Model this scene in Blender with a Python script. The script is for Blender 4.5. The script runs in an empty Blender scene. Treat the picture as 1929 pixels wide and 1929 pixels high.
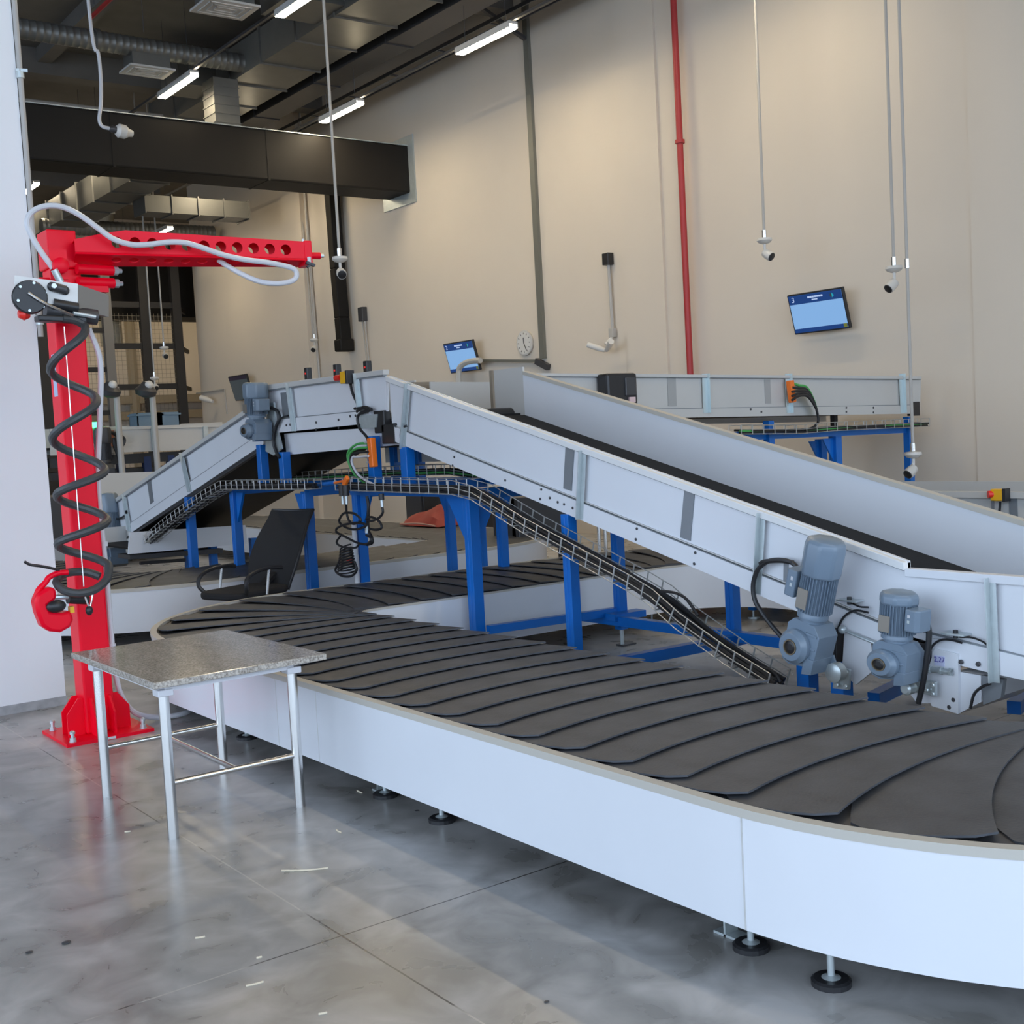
LAMP_ST = 88.0; SKYC = (.64, .79, 1.0); SKY_ST = 3.35; EXPOSURE = 0.12
import bpy, bmesh, math, random
from mathutils import Vector, Matrix
random.seed(7)
SC = bpy.context.scene
COL = SC.collection
PI = math.pi
# ------------------------------------------------------------------ camera
F_PX, YAW, PIT, ROL, CAMH = 2276.33, 0.640084501, -0.0667929, -0.0538854, 1.7
FW = Vector((math.sin(YAW)*math.cos(PIT), math.cos(YAW)*math.cos(PIT), math.sin(PIT)))
_rt = Vector((math.cos(YAW), -math.sin(YAW), 0)); _up = _rt.cross(FW)
RT = _rt*math.cos(ROL) + _up*math.sin(ROL)
UP = -_rt*math.sin(ROL) + _up*math.cos(ROL)
CAM = Vector((0, 0, CAMH))
cam = bpy.data.cameras.new('camera'); cam_o = bpy.data.objects.new('camera', cam); COL.objects.link(cam_o)
cam.sensor_width = 36; cam.sensor_fit = 'HORIZONTAL'; cam.lens = 36*F_PX/1929; cam.clip_end = 300; cam.clip_start = .05
m = Matrix.Identity(4)
for i in range(3):
    m[i][0], m[i][1], m[i][2], m[i][3] = RT[i], UP[i], -FW[i], CAM[i]
cam_o.matrix_world = m
SC.camera = cam_o
SC.view_settings.view_transform = 'Standard'; SC.view_settings.look = 'None'
SC.view_settings.gamma = 1; SC.view_settings.use_curve_mapping = False
SC.view_settings.exposure = EXPOSURE if 'EXPOSURE' in globals() else 0.0

def _ray(x, y): return FW*F_PX + RT*(x-964.5) - UP*(y-964.5)
def pX(x, y, X): d = _ray(x, y); return CAM + d*(X/d.x)      # a measured image point put on a known real plane
def pY(x, y, Y): d = _ray(x, y); return CAM + d*(Y/d.y)
def pZ(x, y, Z): d = _ray(x, y); return CAM + d*((Z-CAMH)/d.z)
def yzX(pts, X): return [(p.y, p.z) for p in (pX(a, b, X) for a, b in pts)]
def xzY(pts, Y): return [(p.x, p.z) for p in (pY(a, b, Y) for a, b in pts)]

# ------------------------------------------------------------------ materials
MATS = {}
def mat(name, col, rough=.5, metal=0, spec=.5, noise=0, nscale=8, bump=0, bscale=60, coat=0, stretch=None):
    if name in MATS: return MATS[name]
    M = bpy.data.materials.new(name); M.use_nodes = True
    N = M.node_tree.nodes; L = M.node_tree.links; b = N['Principled BSDF']
    b.inputs['Base Color'].default_value = (*col, 1); b.inputs['Roughness'].default_value = rough
    b.inputs['Metallic'].default_value = metal; b.inputs['Specular IOR Level'].default_value = spec
    b.inputs['Coat Weight'].default_value = coat
    tc = N.new('ShaderNodeTexCoord'); src = tc.outputs['Object']
    if stretch:
        mp = N.new('ShaderNodeMapping'); mp.inputs['Scale'].default_value = stretch; L.new(src, mp.inputs[0]); src = mp.outputs[0]
    if noise:
        t = N.new('ShaderNodeTexNoise'); t.inputs['Scale'].default_value = nscale; t.inputs['Detail'].default_value = 5
        L.new(src, t.inputs['Vector'])
        r = N.new('ShaderNodeMix'); r.data_type = 'RGBA'
        r.inputs[6].default_value = (*[max(0, c*(1-noise)) for c in col], 1); r.inputs[7].default_value = (*[min(1, c*(1+noise)) for c in col], 1)
        L.new(t.outputs['Fac'], r.inputs[0]); L.new(r.outputs[2], b.inputs['Base Color'])
    if bump:
        t2 = N.new('ShaderNodeTexNoise'); t2.inputs['Scale'].default_value = bscale; L.new(src, t2.inputs['Vector'])
        bp = N.new('ShaderNodeBump'); bp.inputs['Strength'].default_value = bump; bp.inputs['Distance'].default_value = .01
        L.new(t2.outputs['Fac'], bp.inputs['Height']); L.new(bp.outputs[0], b.inputs['Normal'])
    MATS[name] = M; return M
def emis(name, col, st):
    if name in MATS: return MATS[name]
    M = bpy.data.materials.new(name); M.use_nodes = True
    b = M.node_tree.nodes['Principled BSDF']
    b.inputs['Base Color'].default_value = (*[c*.2 for c in col], 1); b.inputs['Emission Color'].default_value = (*col, 1)
    b.inputs['Emission Strength'].default_value = st; b.inputs['Roughness'].default_value = .25
    MATS[name] = M; return M

WHITE = mat('white_powder_coat', (.78, .80, .84), .22, noise=.03, nscale=3)
GWHITE = mat('grey_white_coat', (.60, .59, .565), .35, noise=.04, nscale=3)
RIM = mat('beige_edge_trim', (.55, .52, .46), .5)
WALL = mat('cream_wall_paint', (.71, .635, .54), .75, noise=.05, nscale=.7, bump=.05, bscale=25)
PILL = mat('white_pillar_paint', (.87, .87, .88), .6, noise=.03, nscale=1.5, bump=.08, bscale=30)
CEIL = mat('grey_ceiling_deck', (.17, .16, .148), .9, noise=.2, nscale=2)
RUB = mat('black_rubber_slat', (.074, .078, .088), .5, spec=.35, noise=.75, nscale=4.5, bump=.12, bscale=90)
BELT = mat('black_belt', (.017, .0165, .017), .6, spec=.12, noise=.2, nscale=6)
BLACK = mat('black_plastic', (.02, .02, .022), .4)
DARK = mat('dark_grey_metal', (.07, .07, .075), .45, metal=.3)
DUCTB = mat('black_duct_insulation', (.012, .0105, .009), .6, spec=.25, noise=.25, nscale=2)
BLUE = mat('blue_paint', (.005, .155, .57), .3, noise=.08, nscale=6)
RED = mat('red_paint', (.93, .0015, .022), .38, spec=.22)
PIPER = mat('dark_red_pipe_paint', (.42, .03, .03), .45)
GALV = mat('galvanised_steel', (.58, .64, .65), .36, metal=.55, noise=.12, nscale=25)
DUCT = mat('galvanised_duct', (.20, .20, .19), .45, metal=.6, noise=.12, nscale=4)
STEEL = mat('brushed_stainless', (.80, .79, .77), .27, metal=1)
WIRE = mat('zinc_wire', (.50, .50, .485), .4, metal=.6)
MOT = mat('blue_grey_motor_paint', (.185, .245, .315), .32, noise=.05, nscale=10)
MOTP = mat('motor_name_plate', (.32, .29, .25), .4, metal=.5)
CABLE = mat('black_cable', (.018, .018, .02), .45)
GREEN = mat('green_cable', (.08, .42, .10), .4)
ORANGE = mat('orange_plastic', (.95, .20, .02), .35)
YEL = mat('yellow_plastic', (.90, .48, .01), .4)
REDP = mat('red_plastic', (.80, .03, .02), .35)
GREYP = mat('grey_pvc', (.50, .49, .46), .5)
CONDU = mat('light_grey_conduit', (.46, .44, .41), .45)
HOSEW = mat('white_grey_hose', (.66, .66, .69), .35)
CAMW = mat('white_camera_plastic', (.70, .68, .64), .4)
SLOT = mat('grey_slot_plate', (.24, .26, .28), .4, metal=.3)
FAB = mat('black_mesh_fabric', (.014, .014, .016), .8, bump=.3, bscale=400)
REDBAG = mat('dusty_red_fabric', (.36, .05, .04), .7, noise=.2, nscale=10)
STRAW = mat('pale_straw', (.75, .66, .50), .6)
SCRB = emis('screen_light_blue', (.20, .38, .66), .95)
SCRD = emis('screen_dark_blue', (.012, .05, .20), .8)
SCRW = emis('screen_white_text', (.45, .58, .85), .8)
SCRT = emis('screen_teal', (.02, .36, .48), .8)
SCRO = emis('screen_off_grey', (.045, .06, .07), .6)
LAMP = emis('lamp_diffuser', (1, .83, .57), LAMP_ST)
GREENL = emis('green_indicator', (.05, 1, .25), 6)
REDL = emis('red_indicator', (1, .05, .05), .5)

# granite
def granite():
    M = bpy.data.materials.new('grey_granite'); M.use_nodes = True
    N = M.node_tree.nodes; L = M.node_tree.links; b = N['Principled BSDF']
    tc = N.new('ShaderNodeTexCoord')
    t = N.new('ShaderNodeTexNoise'); t.inputs['Scale'].default_value = 110; t.inputs['Detail'].default_value = 6
    L.new(tc.outputs['Object'], t.inputs['Vector'])
    r = N.new('ShaderNodeValToRGB'); e = r.color_ramp.elements
    e[0].position = .28; e[0].color = (.24, .20, .165, 1); e[1].position = .62; e[1].color = (.74, .68, .60, 1)
    L.new(t.outputs['Fac'], r.inputs[0])
    mp = N.new('ShaderNodeMapping'); mp.inputs['Scale'].default_value = (6, 1.2, 6); mp.inputs['Rotation'].default_value = (0, 0, .3)
    L.new(tc.outputs['Object'], mp.inputs[0])
    t2 = N.new('ShaderNodeTexNoise'); t2.inputs['Scale'].default_value = 3; t2.inputs['Detail'].default_value = 4; L.new(mp.outputs[0], t2.inputs['Vector'])
    mx = N.new('ShaderNodeMix'); mx.data_type = 'RGBA'; mx.blend_type = 'MULTIPLY'; mx.inputs[0].default_value = .45
    L.new(r.outputs[0], mx.inputs[6]); L.new(t2.outputs['Fac'], mx.inputs[7]); L.new(mx.outputs[2], b.inputs['Base Color'])
    b.inputs['Roughness'].default_value = .13
    return M
GRAN = granite()

# polished concrete with saw-cut joints
JX, JY = (1.89, -4.2, 8.0), (3.65, -2.4, 9.7, 15.8, 21.9)
def concrete():
    M = bpy.data.materials.new('polished_concrete'); M.use_nodes = True
    N = M.node_tree.nodes; L = M.node_tree.links; b = N['Principled BSDF']
    g = N.new('ShaderNodeNewGeometry'); pos = g.outputs['Position']
    def noise(sc, det, dist=0):
        t = N.new('ShaderNodeTexNoise'); t.inputs['Scale'].default_value = sc; t.inputs['Detail'].default_value = det
        t.inputs['Distortion'].default_value = dist; L.new(pos, t.inputs['Vector']); return t.outputs['Fac']
    n1, n2 = noise(1.1, 4, .5), noise(4.5, 7, .6)
    r = N.new('ShaderNodeValToRGB'); e = r.color_ramp.elements
    e[0].position = .40; e[0].color = (.235, .225, .208, 1); e[1].position = .62; e[1].color = (.47, .455, .44, 1)
    a = N.new('ShaderNodeMath'); a.operation = 'MULTIPLY_ADD'; a.inputs[1].default_value = .55; L.new(n2, a.inputs[0])
    s = N.new('ShaderNodeMath'); s.operation = 'MULTIPLY'; s.inputs[1].default_value = .45; L.new(n1, s.inputs[0])
    L.new(s.outputs[0], a.inputs[2]); L.new(a.outputs[0], r.inputs[0])
    sp = N.new('ShaderNodeSeparateXYZ'); L.new(pos, sp.inputs[0])
    last = None
    for ax, vals in (('X', JX), ('Y', JY)):
        for v in vals:
            d = N.new('ShaderNodeMath'); d.operation = 'SUBTRACT'; d.inputs[1].default_value = v; L.new(sp.outputs[ax], d.inputs[0])
            ab = N.new('ShaderNodeMath'); ab.operation = 'ABSOLUTE'; L.new(d.outputs[0], ab.inputs[0])
            lt = N.new('ShaderNodeMath'); lt.operation = 'LESS_THAN'; lt.inputs[1].default_value = .0035; L.new(ab.outputs[0], lt.inputs[0])
            if last is None: last = lt.outputs[0]
            else:
                mx = N.new('ShaderNodeMath'); mx.operation = 'MAXIMUM'; L.new(last, mx.inputs[0]); L.new(lt.outputs[0], mx.inputs[1]); last = mx.outputs[0]
    jm = N.new('ShaderNodeMix'); jm.data_type = 'RGBA'; L.new(last, jm.inputs[0]); L.new(r.outputs[0], jm.inputs[6])
    jc = N.new('ShaderNodeMix'); jc.data_type = 'RGBA'; jc.inputs[6].default_value = (.05, .045, .04, 1); jc.inputs[7].default_value = (.50, .48, .44, 1)
    jr = N.new('ShaderNodeMapRange'); jr.inputs[1].default_value = .47; jr.inputs[2].default_value = .52; L.new(n1, jr.inputs[0])
    L.new(jr.outputs[0], jc.inputs[0]); L.new(jc.outputs[2], jm.inputs[7]); L.new(jm.outputs[2], b.inputs['Base Color'])
    rr = N.new('ShaderNodeMapRange'); rr.inputs[3].default_value = .22; rr.inputs[4].default_value = .36; L.new(n2, rr.inputs[0])
    L.new(rr.outputs[0], b.inputs['Roughness'])
    b.inputs['Specular IOR Level'].default_value = .5
    return M
CONC = concrete()

# ------------------------------------------------------------------ mesh builder
class MB:
    def __init__(s, M=None): s.v = []; s.f = []; s.M = M; s.mi = []; s.cur = 0
    def add(s, vs, fs):
        o = len(s.v)
        s.v += [tuple(s.M @ Vector(p)) if s.M else tuple(p) for p in vs]
        s.f += [tuple(i+o for i in f) for f in fs]; s.mi += [s.cur]*len(fs); return s
    def box(s, x0, x1, y0, y1, z0, z1):
        return s.add([(x0,y0,z0),(x1,y0,z0),(x1,y1,z0),(x0,y1,z0),(x0,y0,z1),(x1,y0,z1),(x1,y1,z1),(x0,y1,z1)],
                     [(0,3,2,1),(4,5,6,7),(0,1,5,4),(1,2,6,5),(2,3,7,6),(3,0,4,7)])
    def bar(s, a, b, w, h, up=(0,0,1)):                       # rectangular bar from a to b
        a, b = Vector(a), Vector(b); d = (b-a).normalized(); up = Vector(up)
        if abs(d.dot(up)) > .98: up = Vector((0,1,0))
        r = d.cross(up).normalized()*w/2; u = r.cross(d).normalized()*h/2
        vs = [p+i*r+j*u for p in (a, b) for i, j in ((-1,-1),(1,-1),(1,1),(-1,1))]
        return s.add(vs, [(0,1,2,3),(7,6,5,4),(0,4,5,1),(1,5,6,2),(2,6,7,3),(3,7,4,0)])
    def prism(s, a, b):                                        # two matching rings
        n = len(a); return s.add(list(a)+list(b), [tuple(range(n)), tuple(range(2*n-1, n-1, -1))] + [(i, i+n, (i+1)%n+n, (i+1)%n) for i in range(n)])
    def prX(s, p, x0, x1): return s.prism([(x0,y,z) for y,z in p], [(x1,y,z) for y,z in p])
    def prY(s, p, y0, y1): return s.prism([(x,y0,z) for x,z in p], [(x,y1,z) for x,z in p])
    def prZ(s, p, z0, z1): return s.prism([(x,y,z0) for x,y in p], [(x,y,z1) for x,y in p])
    def tube(s, pts, r, n=8, closed=False, rs=None):
        P = [Vector(p) for p in pts]; m = len(P); rings = []; nrm = None
        for i in range(m):
            if closed: t = P[(i+1)%m]-P[i-1]
            else: t = P[min(i+1,m-1)]-P[max(i-1,0)]
            t = t.normalized() if t.length > 1e-9 else Vector((0,0,1))
            if nrm is None: nrm = t.orthogonal().normalized()
            nrm = (nrm - t*nrm.dot(t)); nrm = nrm.normalized() if nrm.length > 1e-6 else t.orthogonal().normalized()
            bn = t.cross(nrm); rr = rs[i] if rs else r
            rings.append([P[i]+nrm*math.cos(2*PI*k/n)*rr+bn*math.sin(2*PI*k/n)*rr for k in range(n)])
        vs = [p for R in rings for p in R]; fs = []
        for i in range(m if closed else m-1):
            j = (i+1)%m
            fs += [(i*n+k, i*n+(k+1)%n, j*n+(k+1)%n, j*n+k) for k in range(n)]
        if not closed: fs += [tuple(range(n-1,-1,-1)), tuple((m-1)*n+k for k in range(n))]
        return s.add(vs, fs)
    def cyl(s, a, b, r, n=16, r2=None): return s.tube([a, b], r, n, rs=[r, r if r2 is None else r2])
    def lathe(s, prof, a, ax=(0,0,1), n=24):                   # prof (r, h) along axis ax from a
        a = Vector(a); ax = Vector(ax).normalized(); u = ax.orthogonal().normalized(); w = ax.cross(u); m = len(prof)
        vs = [a+ax*h+(u*math.cos(2*PI*k/n)+w*math.sin(2*PI*k/n))*max(r,1e-4) for r, h in prof for k in range(n)]
        fs = [(i*n+k, i*n+(k+1)%n, (i+1)*n+(k+1)%n, (i+1)*n+k) for i in range(m-1) for k in range(n)]
        fs += [tuple(range(n-1,-1,-1)), tuple((m-1)*n+k for k in range(n))]
        return s.add(vs, fs)
    def sphere(s, c, r, n=12, sc=(1,1,1)):
        k = n//2
        prof = [(r*math.sin(PI*i/k), -r*math.cos(PI*i/k)) for i in range(k+1)]
        o = len(s.v); s.lathe(prof, (0,0,0), n=n) if False else None
        vs = []; c = Vector(c)
        for rr, h in prof:
            for j in range(n): vs.append((c.x+max(rr,1e-4)*math.cos(2*PI*j/n)*sc[0], c.y+max(rr,1e-4)*math.sin(2*PI*j/n)*sc[1], c.z+h*sc[2]))
        fs = [(i*n+j, i*n+(j+1)%n, (i+1)*n+(j+1)%n, (i+1)*n+j) for i in range(k) for j in range(n)]
        return s.add(vs, fs)
    def build(s, name, material, parent=None, smooth=False, bevel=0, origin=None, label=None, ang=.6):
        me = bpy.data.meshes.new(name)
        if origin is None: origin = wloc(parent) if parent else Vector((0,0,0))
        origin = Vector(origin)
        me.from_pydata([tuple(Vector(p)-origin) for p in s.v], [], s.f)
        bm = bmesh.new(); bm.from_mesh(me); bmesh.ops.recalc_face_normals(bm, faces=bm.faces); bm.to_mesh(me); bm.free()
        ms = material if isinstance(material, (list, tuple)) else [material]
        for M in ms: me.materials.append(M)
        if len(ms) > 1: me.polygons.foreach_set('material_index', s.mi)
        if smooth:
            me.polygons.foreach_set('use_smooth', [True]*len(me.polygons))
            me.set_sharp_from_angle(angle=ang)
        o = bpy.data.objects.new(name, me); COL.objects.link(o)
        if parent:
            o.parent = parent; o.location = origin - wloc(parent)
        else: o.location = origin
        if bevel:
            b = o.modifiers.new('bevel', 'BEVEL'); b.width = bevel; b.segments = 2; b.limit_method = 'ANGLE'; b.angle_limit = .7
        if label: o['label'] = label
        return o
def wloc(o):
    v = Vector((0,0,0))
    while o: v += o.location; o = o.parent
    return v
def thing(name, label, cat, loc=(0,0,0), group=None):
    o = bpy.data.objects.new(name, None); COL.objects.link(o); o.location = loc; o.empty_display_size = .1
    return tag(o, label, cat, group)
def tag(o, label, cat, group=None, kind=None):
    o['label'] = label; o['category'] = cat
    if group: o['group'] = group
    if kind: o['kind'] = kind
    return o
def struct(o, label=None):
    o['kind'] = 'structure'
    if label: o['label'] = label
    return o
def copy_part(o, parent, loc=None, rot=None):
    c = o.copy(); COL.objects.link(c); c.parent = parent
    if loc is not None: c.location = loc
    if rot is not None: c.rotation_euler = rot
    return c
def copy_thing(root, label, loc, rot=None):
    r = root.copy(); COL.objects.link(r); r.location = loc; r['label'] = label
    if rot is not None: r.rotation_euler = rot
    for ch in list(root.children):
        c = ch.copy(); COL.objects.link(c); c.parent = r
        for g in list(ch.children):
            d = g.copy(); COL.objects.link(d); d.parent = c
    return r
def curve(pts, k=8, closed=False):                             # Catmull-Rom through points
    P = [Vector(p) for p in pts]; out = []; n = len(P)
    rng = range(n) if closed else range(n-1)
    for i in rng:
        p1, p2 = P[i], P[(i+1)%n]
        p0 = P[i-1] if (i or closed) else p1*2-p2
        p3 = P[(i+2)%n] if (i+2 < n or closed) else p2*2-p1
        for j in range(k):
            t = j/k
            out.append(.5*((2*p1)+(p2-p0)*t+(2*p0-5*p1+4*p2-p3)*t*t+(3*p1-p0-3*p2+p3)*t**3))
    if not closed: out.append(P[-1])
    return out
def text(s, size, material, parent, M, name='lettering', depth=.001):
    c = bpy.data.curves.new(name, 'FONT'); c.body = s; c.size = size; c.extrude = depth; c.align_x = 'CENTER'; c.align_y = 'CENTER'
    t = bpy.data.objects.new(name, c); COL.objects.link(t)
    bpy.context.view_layer.update()
    me = bpy.data.meshes.new_from_object(t.evaluated_get(bpy.context.evaluated_depsgraph_get()))
    bpy.data.objects.remove(t)
    org = wloc(parent)
    me.transform(Matrix.Translation(-org) @ M); me.materials.append(material)
    o = bpy.data.objects.new(name, me); COL.objects.link(o); o.parent = parent
    return o
def bolts(parent, pts, ax, r=.012, h=.012, material=None, name='bolt'):
    first = None
    for p in pts:
        if first is None:
            first = MB().lathe([(r,0),(r,h*.7),(r*.7,h)], (0,0,0), ax, 8).build(name, material or DARK, parent, origin=wloc(parent))
            # mesh is local to its own origin
            first.location = Vector(p)-wloc(parent)
            first.data.transform(Matrix.Translation(wloc(parent)))
        else: copy_part(first, parent, Vector(p)-wloc(parent))
# ================================================================== THE ROOM
WX, WEND, CZ = 12.5, 30.0, 9.0
struct(MB().box(-30, 22, -30, 40, -.2, 0).build('floor', CONC))
struct(MB().box(WX, WX+.4, -10, WEND, 0, CZ).build('wall_right', WALL))
struct(MB().box(-12.4, 22, 38, 38.4, 0, CZ).build('wall_back', WALL))
struct(MB().box(WX+.4, 22, WEND-.4, WEND, 0, CZ).build('wall_side', WALL))
struct(MB().box(-12, 22, -10, 40, CZ, CZ+.3).build('ceiling', CEIL))
struct(MB().box(22, 22.4, WEND-.4, 38.4, 0, CZ).build('wall_far', WALL))
struct(MB().box(-12.4, -12, 19, 40, 0, CZ).build('wall_outer', WALL))
# pillar at the left edge
pm = MB().box(1.30, 2.385, 8.42, 9.5, .05, CZ)
struct(pm.build('wall_left', PILL))
b = MB().box(1.295, 2.392, 8.412, 9.505, 0, .06)
struct(b.build('baseboard_left', mat('worn_grey_base', (.40, .40, .40), .8, noise=.5, nscale=12)))
# shallow pilasters on the right wall
for i, (y0, y1, d) in enumerate(((12.75, 13.6, .04), (7.15, 7.85, .02), (23.7, 24.6, .10))):
    struct(MB().box(WX-d, WX+.02, y0, y1, 0, CZ-.02).build('trim_%d' % (i+1), WALL))
# ceiling beams
for i, y in enumerate((11.5, 16.2, 22.8, 27.5, 32)):
    struct(MB().box(-8.9, WX, y-.2, y+.2, CZ-.45, CZ+.01).build('trim_%d' % (i+10), CEIL))
for i, x in enumerate((2.5, 6.9, 10.9)):
    struct(MB().box(x-.12, x+.12, 6, 38, CZ-.25, CZ+.01).build('trim_%d' % (i+20), CEIL))

# ================================================================== LAMPS
def lamp(X, yc, Z, label, hl=.73):
    t = thing('linear_lamp', label, 'lamp', (X, yc, Z), 'linear lamps under the ceiling')
    h = MB().box(X-.075, X+.075, yc-hl, yc+hl, Z+.02, Z+.06)
    h.box(X-.08, X-.068, yc-hl, yc+hl, Z-.030, Z+.03).box(X+.068, X+.08, yc-hl, yc+hl, Z-.030, Z+.03)
    h.build('housing', GWHITE, t)
    MB().box(X-.067, X+.067, yc-hl+.006, yc+hl-.006, Z-.036, Z+.019).build('diffuser', LAMP, t)
    for s in (-.5, .5): MB().cyl((X, yc+s, Z+.06), (X, yc+s, CZ-.01), .004, 5).build('hanger', DARK, t)
    return t
RX, RZ = 10.6, 7.325
for y, l in [(14.26, 'lit linear lamp near the right wall, nearer one at the top of the frame'),
      (18.53, 'lit linear lamp near the right wall, just before the black duct'),
      (10.0, 'lit linear lamp near the right wall, just above the frame by the red pipe'),
      (22.8, 'linear lamp near the right wall, hidden right behind the black duct'),
      (27.2, 'lit linear lamp seen just over the red jib arm, far down the hall')]: lamp(RX, y, RZ if y < 27 else 6.68, l, .67)
R2 = [(15.15, 'lit linear lamp of the left row, cut by the top edge of the frame'),
      (19.71, 'lit linear lamp of the left row, above the black duct'),
      (24.3, 'linear lamp of the left row, hidden behind the black duct'),
      (28.75, 'lit linear lamp beside the white pillar edge, half hidden by it')]
for y, l in R2: lamp(8.18, y, 7.77, l)
for y, l in ((9.6, 'farthest'), (5.0, 'second farthest'), (.4, 'third farthest'), (-4.2, 'nearest')): lamp(5.6, y, 7.77, '%s linear lamp of an added row over the near carousel, unseen above the frame' % l)  # added row, out of view, to lift the light inside the hall
for x, l in ((9.0, 'left'), (12.4, 'middle'), (16.5, 'right')): lamp(x, 35.0, 7.45, '%s added linear lamp in the room behind the mesh cage, hidden by the black duct' % l)  # unseen lamps added to brighten the cage room
for X, Z, l in ((RX, RZ+.06, 'long lamp track running under the ceiling along the right wall'), (8.18, 7.83, 'long lamp track running over the left row of lamps')):
    t = MB().box(X-.025, X+.025, 5, 27, Z, Z+.04).build('lamp_track', DARK); tag(t, l, 'lamp track')

# ================================================================== DUCTS
def rect_duct(name, label, x0, x1, y0, y1, z0, z1, along, material, step=1.2, fl=.03):
    t = thing(name, label, 'duct', ((x0+x1)/2, (y0+y1)/2, z0))
    m = MB().box(x0, x1, y0, y1, z0, z1); m.build('duct_body', material, t)
    a, b = (y0, y1) if along == 'Y' else (x0, x1)
    n = max(1, int((b-a)/step))
    for i in range(n+1):
        p = a+(b-a)*i/n
        k = MB()
        if along == 'Y': k.box(x0-fl, x1+fl, p-.012, p+.012, z0-fl, z1+fl)
        else: k.box(p-.012, p+.012, y0-fl, y1+fl, z0-fl, z1+fl)
        k.build('flange', material, t)
    return t
# black insulated duct that runs into the wall
t = thing('black_duct', 'large black insulated duct crossing the hall into the right wall', 'duct', (4, 19.8, 6.24))
MB().box(-4, WX, 19.4, 20.2, 6.26, 7.12).build('duct_body', DUCTB, t, bevel=.03)
MB().box(-4, WX-.02, 19.385, 20.215, 7.115, 7.13).build('duct_lip', GALV, t)
MB().box(WX-.03, WX+.01, 19.22, 20.38, 6.06, 7.30).build('wall_flange', GALV, t)
for x in (6.9, 9.6): MB().box(x-.02, x+.02, 19.393, 20.207, 6.253, 7.127).build('joint_band', DUCTB, t)
# silver rectangular duct between the lamp rows
t = rect_duct('silver_duct', 'silver rectangular duct under the ceiling between the lamp rows', 9.15, 10.2, 8.5, 23.5, 7.95, 8.5, 'Y', DUCT)
MB().box(8.25, 9.16, 15.7, 16.6, 8.0, 8.4).build('branch', DUCT, t)
MB().box(8.45, 9.16, 20.3, 21.1, 8.0, 8.45).build('branch', DUCT, t)
t = rect_duct('dark_duct', 'dark flat duct running beside the silver one, nearer the wall', 10.45, 10.95, 7, 24, 7.95, 8.35, 'Y', DARK, 2.4, .02)
# ladder tray between the dark duct and the wall
t = thing('ladder_tray', 'thin ladder cable tray under the ceiling above the wall lamps', 'cable tray', (11.8, 15, 8.1))
for x in (11.6, 11.95): MB().box(x-.012, x+.012, 6, 28, 8.06, 8.12).build('side_rail', DARK, t)
for i in range(15): MB().box(11.6, 11.95, 6.5+i*1.5, 6.53+i*1.5, 8.07, 8.09).build('rung', DARK, t)
def spiral_duct(label, a, b, r, parts=()):
    t = thing('spiral_duct', label, 'duct', a)
    a, b = Vector(a), Vector(b); L = (b-a).length; n = int(L/.11); d = (b-a)/n
    pts, rs = [], []
    for i in range(n):
        for q, e in ((0, 0), (.42, 0), (.5, .007), (.58, .007), (.66, 0)): pts.append(a+d*(i+q)); rs.append(r+e)
    MB().tube(pts, r, 18, rs=rs).build('duct_body', DUCT, t, smooth=True, ang=.9)
    for q in parts:
        p = a+(b-a)*q
        MB().cyl(p-d*.3, p+d*.3, r+.03, 18).build('coupling', DUCT, t, smooth=True)
    return t
spiral_duct('long spiral duct at the upper left, running into the silver duct', (2.6, 19.15, 8.16), (9.2, 19.25, 8.14), .15, (.62,))
spiral_duct('short spiral duct at the top edge, right of the lit lamp', (8.2, 14.7, 8.12), (9.2, 14.7, 8.12), .16)
spiral_duct('far spiral duct just above the red jib arm', (8.2, 28, 6.82), (12.3, 28, 6.88), .17, (.3,))
def diffuser(label, x0, x1, y0, y1, z, stub=True):
    t = thing('ceiling_diffuser', label, 'air diffuser', ((x0+x1)/2, (y0+y1)/2, z), 'square air diffusers')
    cx, cy = (x0+x1)/2, (y0+y1)/2
    MB().box(x0, x1, y0, y1, z, z+.03).build('plate', GWHITE, t)
    f = MB()
    for k in range(1, 4):
        i = k*.08
        f.box(x0+i, x1-i, y0+i, y0+i+.012, z-.012, z).box(x0+i, x1-i, y1-i-.012, y1-i, z-.012, z)
        f.box(x0+i, x0+i+.012, y0+i, y1-i, z-.012, z).box(x1-i-.012, x1-i, y0+i, y1-i, z-.012, z)
    f.build('louvre', GWHITE, t)
    MB().box(x0+.06, x1-.06, y0+.06, y1-.06, z+.03, z+.28).build('plenum', DUCT, t)
    MB().cyl((cx, cy, z+.28), (cx, cy, z+.42), .13, 16).build('spigot', DUCT, t, smooth=True)
diffuser('square air diffuser hanging left of the lit lamp above the black duct', 7.16, 7.9, 19.06, 19.6, 7.8)
diffuser('square air diffuser cut by the top edge of the frame', 7.07, 7.86, 15.8, 16.42, 7.8)
# ducts beyond the black one
rect_duct('silver_duct', 'silver rectangular duct beyond the black one, above the jib arm', 8.35, 9.1, 20.6, 29, 6.8, 7.35, 'Y', DUCT, 1.0)
rect_duct('silver_duct', 'silver cross duct ending before the wall, beyond the black duct', 9.1, 11.35, 24, 24.6, 6.5, 6.84, 'X', DUCT, .55)
# bent galvanised stack above the black duct
t = thing('duct_stack', 'vertical galvanised duct dropping onto the black duct', 'duct', (9.0, 19.8, 7.1))
MB().box(8.75, 9.2, 19.55, 20.0, 7.13, 7.95).build('duct_body', DUCT, t)
for k in range(5): MB().box(8.735, 9.215, 19.535, 20.015, 7.2+k*.15, 7.215+k*.15).build('seam', DUCT, t)
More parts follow.
